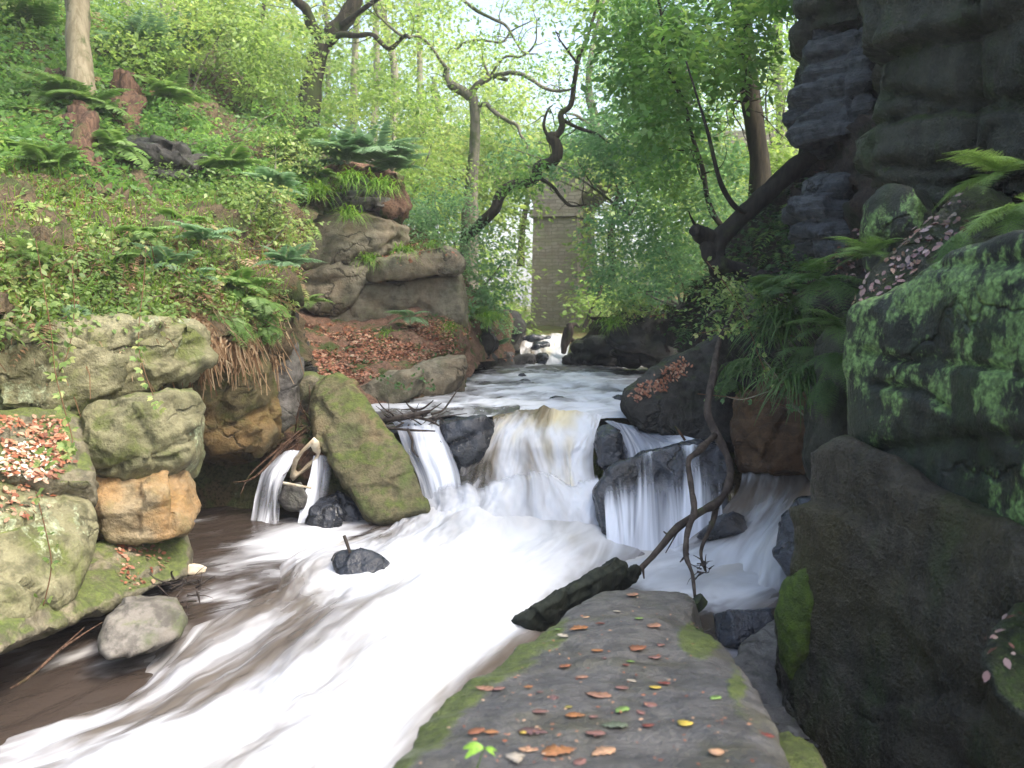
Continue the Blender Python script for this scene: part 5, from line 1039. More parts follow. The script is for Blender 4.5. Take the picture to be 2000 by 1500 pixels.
def surf(obn, poly, n, rs, nzmin=.25, lift=.012):
    """points on the upward faces of a named rock, inside a photo polygon"""
    o = obn if not isinstance(obn, str) else bpy.data.objects[obn]; me = o.data; k = len(me.vertices); v = np.zeros(k * 3, np.float32); me.vertices.foreach_get('co', v)
    v = v.reshape(-1, 3).astype(float) + np.array(o.location); nn = np.zeros(k * 3, np.float32); me.vertices.foreach_get('normal', nn); nn = nn.reshape(-1, 3).astype(float)
    q = proj(v); m = inpoly(q, poly) & (nn[:, 2] > nzmin) & (nn[:, 1] < .4)
    i = np.nonzero(m)[0]
    if len(i) == 0: return np.zeros((0, 3)), np.zeros((0, 3))
    i = i[rs.randint(0, len(i), n)]; return v[i] + nn[i] * lift + rs.normal(size=(n, 3)) * .012, nn[i]
def rock_litter(lab, poly, n, s, mat, seed, nzmin=.25, nm='leaf_litter'):
    o = [x for x in bpy.data.objects if x.get('label') == lab][0]; rs = np.random.RandomState(seed); C, N = surf(o, poly, n, rs, nzmin)
    if len(C) == 0: print('EMPTY', lab); return
    D = np.cross(N, rs.normal(size=N.shape)); N = N + rs.normal(size=N.shape) * .25
    leafobj(nm, C, D, N, s * rs.uniform(.5, 1.2, n), rs.uniform(0, 1, n), G[mat], None, LEAF6)['kind'] = 'stuff'
rock_litter('mossy ledge heaped with orange leaves and white blossom beside the green boulder', [(0, 815), (120, 820), (140, 900), (90, 960), (0, 960)], 620, .05, 'litter', 51)
rock_litter('mossy ledge heaped with orange leaves and white blossom beside the green boulder', [(0, 880), (60, 860), (110, 900), (90, 950), (0, 945)], 220, .04, 'white', 52, nm='fallen_blossom')
rock_litter('large square edged boulder with yellow moss at the far left edge', [(0, 900), (100, 930), (110, 990), (0, 1020)], 160, .05, 'litter', 53, .1)
rock_litter('flat mossy slab with scattered orange leaves overhanging the dark water', [(215, 1070), (310, 1060), (325, 1100), (270, 1160), (240, 1150)], 110, .05, 'litter', 54, .1)
rock_litter('dark wedge shaped rock with leaves on its sloping mossy top', [(1228, 770), (1330, 700), (1350, 715), (1300, 760), (1240, 785)], 260, .05, 'litter', 55, .2)
rock_litter('steep dark ledge carpeted with shiny wet fallen leaves', [(1670, 600), (1690, 545), (1880, 365), (1900, 430), (1800, 520), (1700, 610)], 420, .055, 'litterd', 56, .1)
rock_litter('thin overhanging tan sandstone ledge capped with fallen leaves', [(720, 500), (890, 480), (890, 520), (740, 530)], 200, .06, 'litter', 57, .2)
rock_litter('dark rounded rock with red leaves at the right edge of the frame', [(1930, 1180), (2050, 1180), (2050, 1300), (1930, 1300)], 26, .04, 'litterd', 58, .1)
rock_litter('long thick overhanging rock slab right of the upper river', [(1190, 600), (1470, 580), (1470, 640), (1190, 640)], 260, .06, 'litter', 59, .3)
rock_litter('grey flat faced block, second of the cascade foot blocks from left', [(950, 680), (1010, 680), (1010, 705), (950, 705)], 60, .05, 'litter', 60, .2)

# dead bracken and roots hanging from the bank edge (too many to count)
def strands(name, f, poly, n, ln, mat, seed, wd=.012, out=(.1, -.25, -1)):
    rs = np.random.RandomState(seed); C, q = on_sheet(f, poly, n, rs, .1); k = 5
    d = np.array(out) + rs.normal(size=(n, 3)) * .28; L = ln * rs.uniform(.4, 1.3, n); V = []
    side = np.cross(d, [0, 1, 0]); side /= np.linalg.norm(side, axis=1)[:, None]
    for j in range(k):
        t = j / (k - 1); p = C + d * (L * t)[:, None] + np.array([0, -.12, .06]) * np.sin(t * 3) * L[:, None] + rs.normal(size=(n, 3)) * .012
        V += [p - side * wd * (1 - .7 * t), p + side * wd * (1 - .7 * t)]
    V = np.stack(V, 1); b = np.arange(n)[:, None] * (2 * k); F = np.concatenate([b + np.array([2 * j, 2 * j + 1, 2 * j + 3, 2 * j + 2]) for j in range(k - 1)])
    o = raw(name, V.reshape(-1, 3), F, G[mat], smooth=False, attrs={'tint': np.repeat(rs.uniform(0, 1, n), k - 1)}); o['kind'] = 'stuff'
edge = [(0, 480), (200, 500), (400, 540), (540, 560), (550, 660), (480, 650), (380, 620), (300, 650), (200, 630), (0, 640)]
strands('dead_bracken', lbf, edge, 2600, .45, 'dead', 61, .011, (.1, -.45, -1))
strands('dead_bracken', lbf, [(-20, 600), (560, 600), (560, 690), (380, 655), (-20, 652)], 1500, .34, 'dead', 67, .010, (.05, -.35, -1))
strands('dead_bracken', lbf, bank, 4200, .34, 'dead', 62, .01, (.3, -.8, -.15))
strands('dead_bracken', lbf, [(60, 220), (200, 230), (560, 260), (620, 360), (400, 350), (180, 330)], 700, .4, 'dead', 63, .012)
strands('hanging_roots', lbf, [(360, 590), (440, 600), (470, 640), (380, 650)], 70, .5, 'dead', 64, .016, (.0, -.1, -1))
strands('grass_cover', lbf, bank, 3200, .26, 'grass', 65, .007, (.1, -.4, .6))
strands('grass_cover', mdf, [(690, 460), (830, 490), (900, 540), (960, 600), (900, 620), (780, 490)], 500, .22, 'grass', 66, .009, (.1, -.6, -.1))
# red-brown root ball under the beech and others
for k, (pts, r, lb) in enumerate([(((160, 225, 12.4), (160, 260, 12.1), (166, 300, 11.8), (180, 340, 11.3)), (.16, .21, .2, .1), 'rust red rotten root stump under the beech trunk'), (((245, 150, 13.5), (250, 200, 13.2), (245, 250, 13), (255, 280, 12.8)), (.17, .2, .18, .1), 'red brown rotten stump right of the beech root')]):
    V, F = tube([P(q[0], q[1], min(q[2], float(lbf(np.array([q[0]]), np.array([q[1]]))[0]) - .32)) for q in pts], r, 30, .8, k); raw('stump', V, F, BK['red']); tag(bpy.context.scene.objects[-1] if 0 else col.objects[-1], lb, 'stump')
for k, (o, d, lb) in enumerate([([(205, 290), (230, 272), (300, 265), (360, 280), (400, 320), (370, 350), (260, 350), (215, 335)], 11.5, 'dark shadowed rock outcrop right of the rust red stump')]):
    rock('rock', o, (d, .1, 0), M['darkmoss'], lb, 'rock', thick=.8, bulge=.15, vox=.05, amp=.04, facet=.15, chis=8, blk=(.3, .9, .08), seed=120 + k)

# ---------------------------------------------------------------- ferns
def frond_mesh(seed, ln=.6, nb=17, wd=.2, bi=True):
    rs = np.random.RandomState(seed); C, D, N, S = [], [], [], []; V0 = []
    nb = nb if bi else 22; t = np.linspace(0, 1, nb + 4)[2:]
    def pt(u): return np.array([0, u * ln, ln * (.42 * u - .62 * u * u)])
    for u in t:
        p = pt(u); tg = pt(u + .01) - pt(u - .01); tg /= np.linalg.norm(tg); nrm = np.array([0, -tg[2], tg[1]])
        w = wd * ln * 2.2 * (np.sin(np.pi * (.12 + .88 * u) ** .8)) * .75 + .01
        for s in (-1, 1):
            dr = np.array([s, 0, 0]) * .93 + tg * .38 - nrm * .18 + rs.normal(size=3) * .05; dr /= np.linalg.norm(dr)
            if bi:
                m = max(3, int(w / .011)); 
                for j in range(m):
                    a = (j + .5) / m; q = p + dr * w * a; l2 = (.055 * w + .010) * (1 - .75 * a)
                    for s2 in (-1, 1):
                        d2 = tg * s2 * .8 * 1 + dr * .6; C.append(q); D.append(d2); N.append(nrm + rs.normal(size=3) * .15); S.append(l2 * 1.35)
            else: C.append(p); D.append(dr); N.append(nrm); S.append(w)
    V, F = leaves(np.array(C), np.array(D), np.array(N), np.array(S), LEAF4 if bi else LEAF4 * np.array([.42, 1, 1]))
    # rachis
    R_, RF = tube([pt(x) for x in np.linspace(0, 1, 5)], [.005, .004, .003, .002, .001], 4)
    F = [tuple(f) for f in F.tolist()] + [tuple(i + len(V) for i in f) for f in RF]
    return np.concatenate([V, R_]), F
FR = {}
def frond_data(key, mat):
    if key not in FR:
        V, F = frond_mesh(*key[1:]); me = bpy.data.meshes.new('frond'); me.from_pydata(V.tolist(), [], F); me.update()
        at = me.attributes.new('tint', 'FLOAT', 'FACE'); at.data.foreach_set('value', np.clip(np.random.RandomState(3).normal(.5, .2, len(F)), 0, 1).astype(np.float32))
        me.materials.append(G[mat]); FR[key] = me
    return FR[key]
def fern(px, py, d, n, sz, label, mat='fern', spread=(-170, -10), tiltr=(10, 60), group='ferns growing on the rocks and banks', seed=0, bi=True):
    base = P(px, py, d); e = empty('fern', base, label, 'fern', group); rs = np.random.RandomState(seed + 500)
    for k in range(n):
        me = frond_data((mat, int(rs.randint(3)), .6, 17, .2, bi), mat); o = bpy.data.objects.new('frond', me); col.objects.link(o); o.parent = e
        az = R(spread[0] + (spread[1] - spread[0]) * (k + rs.uniform(.2, .8)) / n); el = R(rs.uniform(*tiltr)); s = sz / .6 * rs.uniform(.75, 1.15)
        o.rotation_euler = (el, R(rs.uniform(-15, 15)), az - R(90)); o.scale = (s, s, s)
    return e
ferns = [
 (165, 215, 12.2, 11, .85, 'large dark fern crowning the rust red stump', 'fern', (-180, 0), (-10, 50)), (110, 200, 12.2, 7, .7, 'fern left of the beech trunk foot', 'fern', (-200, 20), (-10, 50)),
 (60, 235, 11.8, 6, .6, 'broad leaved fern at the far left above the leaf slope', 'fern', (-200, 0), (-10, 40)), (330, 200, 13.6, 8, .8, 'fern arching over dark hollow right of the beech', 'fern', (-190, 10), (-10, 50)),
 (280, 120, 15, 9, 1.0, 'tall bracken right behind the beech trunk', 'fernb', (-200, 20), (20, 70)), (360, 110, 16, 9, 1.0, 'bracken clump between beech and forked oak', 'fernb', (-200, 20), (20, 70)), (60, 60, 14.2, 8, .9, 'bracken on the hillside top left corner', 'fern', (-200, 20), (0, 60)),
 (590, 300, 14.0, 8, .8, 'drooping fern left of the crag top', 'fern', (-190, 0), (-10, 40)), (680, 320, 13.8, 10, .85, 'blue green fern crowning the layered crag', 'fernb', (-180, 0), (0, 55)), (730, 310, 14.0, 10, .9, 'wide blue green fern right side of the crag top', 'fernb', (-170, 10), (0, 55)), (765, 335, 14.2, 7, .8, 'blue green fern hanging past right end of the crag', 'fernb', (-150, 10), (-10, 40)), (640, 345, 13.6, 6, .5, 'small fern hanging from left of crag', 'fern', (-160, -20), (-40, 20)),
 (230, 290, 11.0, 8, .6, 'fern drooping over the dark outcrop right of the stump', 'fern', (-180, 0), (-30, 30)), (450, 330, 12.0, 8, .6, 'fern beneath the leafy saplings in mid upper bank', 'fern', (-180, 0), (-10, 40)), (540, 370, 11.6, 8, .6, 'fern above the bramble thicket near the crag', 'fernb', (-180, 0), (-10, 40)), (100, 330, 9.6, 8, .5, 'fern on the leaf slope below the stump', 'fern', (-180, 0), (0, 40)), (20, 300, 10, 7, .5, 'fern at left edge of the leaf slope', 'fern', (-180, 0), (0, 40)), (600, 590, 12.8, 6, .45, 'shadowy fern at left foot of sandstone wall', 'fern', (-180, 0), (-20, 30)),
 (70, 500, 7.3, 7, .38, 'fern upper left of bramble bank near the frame edge', 'fern', (-170, -10), (-20, 40)), (290, 460, 8.6, 8, .42, 'fern right of centre high on the bramble bank', 'fern', (-170, -10), (-20, 40)), (380, 540, 8.5, 8, .42, 'fern just left of the hanging roots', 'fernb', (-170, -10), (-40, 30)),
 (560, 520, 9.4, 11, .42, 'round blue green fern clump at right corner of bank', 'fernb', (-190, 10), (-20, 55)), (470, 560, 9.0, 9, .5, 'fern above the hanging roots', 'fern', (-190, 0), (-30, 40)), (430, 610, 8.5, 9, .55, 'bright fern drooping over olive undercut boulder', 'fern', (-160, -10), (-55, 15)), (500, 590, 9.0, 9, .5, 'fern draping down right end of the bank', 'fern', (-150, 0), (-55, 10)), (520, 640, 8.9, 6, .35, 'small bright fern lowest on the bank corner', 'fern', (-140, -20), (-70, -10)),
 (330, 520, 8.3, 8, .42, 'fern in the middle of the bramble bank', 'fernb', (-180, 0), (-20, 40)), (225, 520, 7.9, 7, .4, 'feathery fern left of bank centre', 'fern', (-180, 0), (-30, 40)), (160, 600, 7.1, 5, .35, 'pale fern hanging above lichen spotted slab', 'fernb', (-120, -10), (-60, 0)), (240, 610, 7.4, 5, .35, 'bright fern pointing down to lichen spotted slab', 'fern', (-150, -30), (-70, -20)), (400, 470, 9.0, 7, .45, 'low fern beneath the bramble thicket', 'fernb', (-180, 0), (-10, 40)), (30, 560, 7.2, 6, .4, 'fern at left frame edge on the bank', 'fern', (-120, 0), (-30, 30)), (350, 440, 10, 7, .5, 'fern half hidden in upper bank brambles', 'fern', (-180, 0), (0, 40)),
 (930, 620, 15.0, 7, .5, 'fern on the dark bank rock left of the cascade', 'fern', (-180, 0), (-20, 50)), (800, 620, 13, 6, .4, 'flat fern under the tan sandstone wall', 'fernb', (-180, 0), (-10, 30)), (975, 675, 16.0, 5, .35, 'little fern beside shadowed rock pillar', 'fernb', (-180, 0), (-10, 40)),
 (1600, 545, 7.2, 9, .55, 'dark fern under the leaf covered ledge', 'fern', (-200, -20), (-30, 30)), (1530, 570, 7.8, 9, .5, 'fern arching left over the cave', 'fern', (-220, -30), (-30, 30)), (1640, 640, 6.4, 8, .42, 'fern with pale tips pointing left from dark buttress', 'fern', (-210, -110), (-20, 30)), (1650, 690, 6.3, 6, .4, 'fern drooping below the pale tipped fern', 'fern', (-210, -110), (-60, -10)), (1570, 680, 7.2, 8, .4, 'fern above the brown cave face', 'fern', (-210, -30), (-60, 0)),
 (1625, 740, 6.5, 5, .36, 'bright green fern tip hanging above the cave', 'fern', (-220, -120), (-70, -30)), (1450, 700, 8.6, 5, .35, 'bluish small fern on the dark slope', 'fernb', (-220, -100), (-60, -10)), (1430, 740, 8.6, 4, .3, 'small fern beside the hanging dead branch', 'fernb', (-180, -60), (-70, -20)), (1700, 500, 5.6, 7, .4, 'dim fern under the rounded mossy rock', 'fern', (-220, -60), (-20, 40)),
 (1960, 340, 5.0, 7, .42, 'shadowy fern high at right edge', 'fern', (-230, -90), (-20, 30)), (2000, 400, 4.6, 7, .4, 'dark drooping fern over right end of the ledge', 'fern', (-230, -60), (-50, 10)), (1965, 480, 4.1, 5, .42, 'bright strap shaped fern hanging at right edge', 'fern', (-130, -60), (-85, -60)), (1880, 450, 4.5, 3, .3, 'single bright fern blade crossing the leaf ledge', 'fern', (-190, -140), (-60, -40))]
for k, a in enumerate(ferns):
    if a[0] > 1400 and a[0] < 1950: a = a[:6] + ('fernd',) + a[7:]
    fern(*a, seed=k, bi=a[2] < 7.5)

def tuft(px, py, d, n, ln, label, mat='grass', droop=1., group='tufts of grass and wood rush', seed=0, dirx=0, cat='grass tuft'):
    rs = np.random.RandomState(seed + 900); b = P(px, py, d); k = 6; az = rs.uniform(-np.pi, 0, n) + dirx; el = rs.uniform(.1, 1.2, n); L = ln * rs.uniform(.6, 1.15, n)
    D = np.stack([np.cos(az) * np.cos(el), np.sin(az) * np.cos(el), np.sin(el)], 1); side = np.cross(D, [0, 0, 1.]); side /= np.linalg.norm(side, axis=1)[:, None]; V = []
    c0 = rs.normal(size=(n, 3)) * np.array([.07, .03, .03]) * ln / .3
    for j in range(k):
        t = j / (k - 1); p = c0 + D * (L * t)[:, None] - np.array([0, 0, 1.]) * (droop * .8 * L * t * t)[:, None]; w = .008 * (1 - t * .9) * ln / .3
        V += [p - side * w, p + side * w]
    V = np.stack(V, 1); B = np.arange(n)[:, None] * (2 * k); F = np.concatenate([B + np.array([2 * j, 2 * j + 1, 2 * j + 3, 2 * j + 2]) for j in range(k - 1)])
    o = raw('grass_tuft', V.reshape(-1, 3) + b, F, G[mat], smooth=False, attrs={'tint': np.repeat(rs.uniform(0, 1, n), k - 1)}); tag(o, label, cat, group)
for k, a in enumerate([(620, 375, 13.4, 140, .45, 'shaggy grass at left shoulder of the crag earth cap'), (745, 365, 13.5, 160, .45, 'shaggy grass spilling off right of the crag earth cap'), (690, 350, 13.3, 140, .45, 'grass fringe below the middle crag ferns'), (682, 420, 13.2, 130, .4, 'bright grass tuft hanging over the topmost tan block'), (665, 355, 13.6, 80, .35, 'grass tuft under the crag ferns'), (720, 505, 13.2, 90, .35, 'dry grass tuft at the bend of the sandstone crack'), (790, 490, 13.2, 100, .35, 'green grass tuft on the leaf capped ledge'), (960, 620, 14.8, 150, .4, 'lime green grass tuft by the dark overhanging bank rock'), (845, 480, 13.5, 70, .3, 'grass tuft at right end of leaf capped ledge'),
  (1510, 640, 7.9, 260, .5, 'long drooping wood rush curtain above the cave'), (1540, 620, 7.7, 200, .45, 'second drooping wood rush clump right of the first'), (1470, 720, 8.4, 120, .4, 'sparse grass hanging behind the dead branches'), (1195, 630, 14.1, 120, .35, 'yellow green grass on left corner of overhanging slab'), (1560, 740, 7.2, 200, .5, 'brown green grass curtain in front of the cave mouth'), (880, 640, 12.9, 60, .3, 'grass tuft right of the leafy bank'), (760, 650, 12.8, 70, .25, 'mossy grass tuft under wide sandstone block')]): tuft(*a, seed=k, **({'mat': 'fernd'} if a[0] > 1400 else {}))

# ---------------------------------------------------------------- trailing brambles on the left rocks
def vine(label, pts, nl, s, seed, mat='bramble', group='trailing bramble stems', r=.004):
    rs = np.random.RandomState(seed); p = cr(np.array(pp(*pts)), 60); e = empty('bramble_stem', p[0], label, 'bramble', group)
    tubes('stem', [(p[::6], [r] * len(p[::6]))], BK['pale'] if 0 else G['dead'], e, 5)
    C, D, N, S = [], [], [], []
    for k in range(nl):
        a = p[int(rs.uniform(0, 59))] + rs.normal(size=3) * .02; d = rs.normal(size=3); d[1] = -abs(d[1]); d /= np.linalg.norm(d); n_ = np.array([0, -.8, .5]) + rs.normal(size=3) * .3
        for ang in (-1, 0, 1):
            x = np.cross(d, n_); C.append(a + d * .02); D.append(d + x * ang * .9); N.append(n_); S.append(s * rs.uniform(.7, 1.2))
    leafobj('foliage', np.array(C), np.array(D), np.array(N), np.array(S), rs.uniform(.3, 1, len(C)), G[mat], e, LEAF6)
vine('leafy bramble trailing from bank down past cream boulder and looping back', [(70, 470, 7), (85, 560, 6.7), (100, 650, 6.35), (110, 740, 6.1), (135, 830, 5.9), (140, 870, 5.8), (110, 890, 5.7), (85, 900, 5.65)], 40, .05, 1)
vine('bramble stem hanging beside the looping one', [(140, 500, 7.2), (145, 600, 6.6), (135, 680, 6.3), (110, 740, 6.2)], 36, .05, 2)
vine('bramble shoot over left of lichen spotted slab', [(20, 540, 7), (40, 600, 6.7), (60, 640, 6.4), (110, 690, 6.3)], 26, .055, 3)
vine('bramble cascade hanging over middle of lichen spotted slab', [(285, 480, 8), (280, 560, 7.4), (272, 630, 6.9), (275, 700, 6.6), (310, 800, 6.3)], 34, .05, 4)
vine('small leafed trail hanging down front of far left boulder', [(70, 960, 5.3), (90, 1040, 5.2), (100, 1110, 5.15), (80, 1200, 5.1)], 16, .04, 5)
vine('leafy bramble patch on the bank below beech', [(0, 440, 8), (80, 430, 8), (160, 460, 8), (260, 470, 8.2)], 60, .06, 6)
vine('thin bare root dangling over the olive boulder', [(365, 610, 8), (368, 680, 7.7), (372, 760, 7.7), (370, 800, 7.7)], 0 + 1, .02, 7)
vine('thin bare root dangling into the shadowed pool', [(368, 890, 7.4), (372, 920, 7.4), (371, 960, 7.4)], 1, .02, 8)
vine('ivy spray over the long low tan block', [(740, 735, 10.8), (770, 750, 10.4), (790, 760, 10.3), (810, 735, 10.8)], 26, .04, 9, 'ivy')
vine('ivy spray hanging at the waterline block', [(800, 710, 11.2), (830, 740, 11), (850, 765, 11)], 22, .04, 10, 'ivy')
vine('leafy shoot with yellow leaves crossing in front of the grassy cave', [(1380, 510, 8), (1420, 560, 7.9), (1455, 620, 7.8), (1480, 690, 7.6), (1510, 760, 7.4)], 26, .05, 11)
vine('arching leafy twig tipped over the wedge rock', [(1560, 660, 7.6), (1480, 640, 7.8), (1400, 645, 7.9), (1350, 655, 8)], 22, .05, 12)
vine('pale leaved twig pointing left under the ferns', [(1560, 800, 7.3), (1500, 785, 7.6), (1420, 775, 7.9), (1350, 768, 8)], 9, .05, 13, 'cool')

# ---------------------------------------------------------------- driftwood, branches, log
def sticks(name, label, lst, mat='wood', cat='branch', sides=10, rough=.35, group=None):
    base = lst[0][0][0]; o = tubes(name, [(pp(*p), r) for p, r in lst], BK[mat], None, sides, rough, len(label)); return tag(o, label, cat, group)
sticks('dead_branch', 'dead hanging branch curving down beside the wet black rock', [
  (((1440, 600, 8.9), (1412, 650, 8.6), (1400, 690, 8.3), (1392, 740, 8.0), (1382, 800, 7.8), (1400, 850, 7.6), (1420, 890, 7.4), (1426, 930, 7.2), (1408, 975, 7.0), (1360, 1005, 6.8), (1318, 1035, 6.6), (1285, 1075, 6.5), (1250, 1112, 6.4), (1225, 1130, 6.35)), [.02, .025, .032, .038, .038, .036, .034, .03, .032, .03, .03, .026, .022, .012]),
  (((1320, 1032, 6.6), (1308, 1045, 6.6), (1296, 1038, 6.6)), [.018, .012, .006]), (((1255, 1108, 6.4), (1258, 1130, 6.35)), [.014, .006]), (((1350, 1010, 6.8), (1335, 1020, 6.7), (1300, 1080, 6.6)), [.01, .008, .004]),
  (((1400, 980, 7), (1392, 1020, 6.9), (1372, 1065, 6.8), (1370, 1090, 6.7), (1378, 1115, 6.65)), [.022, .02, .016, .013, .008])])
sticks('dead_branch', 'slimmer dead branch hanging straight down onto slab corner', [
  (((1396, 850, 7.5), (1365, 880, 7.2), (1345, 900, 7.0), (1350, 950, 6.7), (1356, 1000, 6.4), (1342, 1040, 6.2), (1340, 1085, 6.0), (1352, 1120, 5.8), (1357, 1165, 5.6)), [.03, .03, .026, .026, .026, .023, .02, .016, .010]),
  (((1345, 1080, 6), (1335, 1090, 6), (1328, 1098, 6)), [.012, .008, .004])])
sticks('twig', 'bare forked white twig in front of the cave', [(((1560, 800, 7.1), (1535, 775, 7.1), (1500, 765, 7.1)), [.006, .004, .002]), (((1535, 775, 7.1), (1560, 745, 7.1), (1600, 725, 7.1)), [.004, .003, .002]), (((1530, 778, 7.1), (1520, 740, 7.1), (1490, 700, 7.1)), [.005, .004, .002]), (((1545, 790, 7.1), (1590, 830, 7), (1620, 870, 6.8)), [.007, .006, .005]), (((1500, 765, 7.1), (1450, 780, 7.2), (1420, 775, 7.3)), [.004, .003, .002])], 'pale')
rock('mossy_log', [(975, 1248), (990, 1225), (1020, 1200), (1062, 1178), (1120, 1142), (1165, 1116), (1200, 1096), (1217, 1104), (1222, 1120), (1236, 1106), (1243, 1118), (1232, 1136), (1190, 1162), (1130, 1198), (1080, 1228), (1045, 1262), (1005, 1252)], (6.0, .3, .2), BK['log'], 'dark mossy log propped between rapids and foreground slab', 'log', thick=.26, bulge=.1, vox=.013, amp=.016, fs=4, seed=77, facet=.06, chis=5)
sticks('stick', 'upright stick standing on the black mid-rapids rock', [(((684, 1080, 6.85), (678, 1062, 6.85), (672, 1046, 6.85)), [.016, .016, .014])], 'wood', 'stick')
sticks('stick', 'small red stick at upper right rim of the side spill', [(((1338, 860, 8.6), (1328, 845, 8.6), (1318, 832, 8.6)), [.012, .012, .008])], 'red', 'stick')
sticks('branch', 'forked black stump piece standing in the upper cascade', [(((1100, 690, 17.5), (1105, 665, 17.6), (1112, 640, 17.6), (1108, 632, 17.6)), [.05, .12, .1, .04]), (((1110, 645, 17.6), (1122, 634, 17.6), (1132, 640, 17.6)), [.08, .05, .02]), (((1112, 660, 17.6), (1124, 672, 17.6), (1118, 690, 17.6)), [.06, .05, .02])], 'wood', 'branch')
sticks('branch', 'dark leaning stem by the bank right of the pier', [(((1140, 640, 19), (1158, 600, 19), (1175, 560, 19), (1180, 500, 19)), [.05, .045, .04, .02])], 'dark', 'branch')
rs = np.random.RandomState(71)
def dam(name, label, box, n, ln, rr, seed, main=()):
    rs = np.random.RandomState(seed); lst = [(pp(*p), r) for p, r in main]; x0, x1, y0, y1, d0, d1 = box
    for k in range(n):
        a = P(rs.uniform(x0, x1), rs.uniform(y0, y1), rs.uniform(d0, d1)); d = rs.normal(size=3) * np.array([1, .5, .45]); d /= np.linalg.norm(d); L = ln * rs.uniform(.4, 1.2)
        q = [a]; 
        for j in range(3): d = d + rs.normal(size=3) * .22; q.append(q[-1] + d * L / 3)
        r = rr * rs.uniform(.4, 1.2); lst.append((q, [r, r * .9, r * .7, r * .35]))
    o = tubes('twig_pile', lst, BK[name], None, 6, .1); tag(o, label, 'twigs')
dam('wood', 'tangle of dark driftwood lodged above the left fall', (745, 850, 800, 835, 9.25, 9.6), 46, .35, .012, 1, [
  (((735, 822, 9.4), (790, 815, 9.3), (840, 803, 9.25)), [.03, .035, .02]), (((800, 812, 9.3), (840, 822, 9.2), (858, 832, 9.2)), [.02, .016, .01]), (((750, 835, 9.3), (800, 840, 9.1), (850, 842, 9.1)), [.018, .015, .008]), (((796, 838, 9.1), (805, 860, 9.0), (806, 880, 8.95), (818, 893, 8.95)), [.018, .015, .013, .006])])
dam('red', 'conical heap of reddish twigs at left foot of leaning slab', (570, 632, 830, 880, 9.2, 9.7), 110, .42, .010, 2, [(((640, 815, 9.4), (570, 860, 9.2), (500, 930, 8.8), (455, 942, 8.7)), [.02, .018, .012, .005]), (((600, 830, 9.3), (540, 880, 9.1), (490, 925, 8.9), (470, 965, 8.7)), [.015, .014, .01, .004])])
rock('twig_mound', [(520, 905), (560, 840), (600, 815), (645, 815), (650, 900), (600, 950), (540, 930)], (9.35, 0, -.2), M['soilM'], 'packed brown debris mound beneath the reddish twig heap', 'debris', thick=.5, bulge=.08, vox=.03, amp=.06, seed=130)
# white torn bark ring caught in the side cascade
def ring():
    px = [(566, 932), (572, 900), (592, 878), (612, 858), (622, 866), (626, 884), (618, 902), (600, 918), (582, 932), (572, 940)]
    V = []; F = []; n = len(px)
    p = np.array([P(a, b, 8.95 - .12 * math.sin(i * .7)) for i, (a, b) in enumerate(px)]); c = p.mean(0)
    for i in range(n):
        o = p[i]; inn = o + (c - o) * (.32 + .12 * math.sin(i * 2.1)); 
        V += [o, inn, inn + [0, .03, .03], o + [0, .03, .02]]
    for i in range(n):
        j = (i + 1) % n
        for k in range(4): F.append((i * 4 + k, i * 4 + (k + 1) % 4, j * 4 + (k + 1) % 4, j * 4 + k))
    t = NT('torn pale bark'); c_ = t.mix(t.rng(t.noise(9, 4), .4, .6), (.75, .68, .52), (.5, .4, .27)); t.pbr(c_, .5, t.bump(t.noise(20), .4))
    tag(raw('torn_bark', V, F, t.m), 'torn loop of pale cream bark caught in the side cascade', 'bark'); return t.m
PB = ring()
tag(tubes('plank', [(pp((553, 943, 8.8), (608, 953, 8.75)), [.016, .012])], BK['red'] if 0 else PB, None, 6), 'short orange-tan broken stick across the side cascade', 'stick')
rock('bark_piece', [(352, 1118), (362, 1105), (385, 1102), (403, 1108), (398, 1118), (370, 1124)], (6.7, 0, -.2), PB, 'pale tan bark slab washed up beyond the mossy slab', 'bark', thick=.1, bulge=.02, vox=.012, amp=.01, seed=131, chis=0)
dam('wood', 'dark twigs washed up behind the rounded stone', (330, 395, 1130, 1175, 6.0, 6.4), 26, .25, .008, 3)
sticks('stick', 'long thin stick rising from dark water under mossy slab', [(((20, 1345, 4.9), (60, 1320, 4.95), (110, 1275, 5.1), (165, 1225, 5.4)), [.008, .009, .008, .004]), (((120, 1268, 5.1), (160, 1240, 5.3), (200, 1215, 5.5)), [.007, .006, .003])], 'red', 'stick')
dam('wood', 'small knot of dark twigs caught on the hanging branch end', (1360, 1385, 1098, 1122, 6.6, 6.7), 18, .12, .006, 4)
tag(tubes('wood_chunk', [(pp((1358, 1172, 5.35), (1370, 1185, 5.35)), [.06, .05])], BK['log'], None, 10, .3), 'short mossy wood chunk at right corner of the foreground slab', 'log')

# ---------------------------------------------------------------- autumn leaves on the foreground slab
def oak_outline():
    pts = []; n = 5
    half = [(0, 0), (.04, .1), (.13, .17), (.10, .24), (.22, .32), (.15, .41), (.30, .51), (.20, .61), (.27, .72), (.16, .81), (.12, .92), (0, 1)]
    return half + [(-x, y) for x, y in half[-2:0:-1]]
def beech_outline():
    h = [(0, 0), (.12, .12), (.24, .32), (.27, .52), (.2, .75), (.08, .93), (0, 1)]; return h + [(-x, y) for x, y in h[-2:0:-1]]
def round_outline():
    return [(.42 * math.sin(a), .5 - .5 * math.cos(a)) for a in np.linspace(0, 2 * math.pi, 15)[:-1]]
LC = dict(rust=(.27, .11, .06), orange=(.38, .17, .07), salmon=(.35, .19, .13), pink=(.27, .14, .12), red=(.22, .06, .045), plum=(.16, .09, .09), yellow=(.60, .45, .08), green=(.22, .35, .10), pale=(.48, .42, .34), grey=(.13, .16, .11), olive=(.3, .26, .06), peach=(.55, .33, .2))
LM = {}
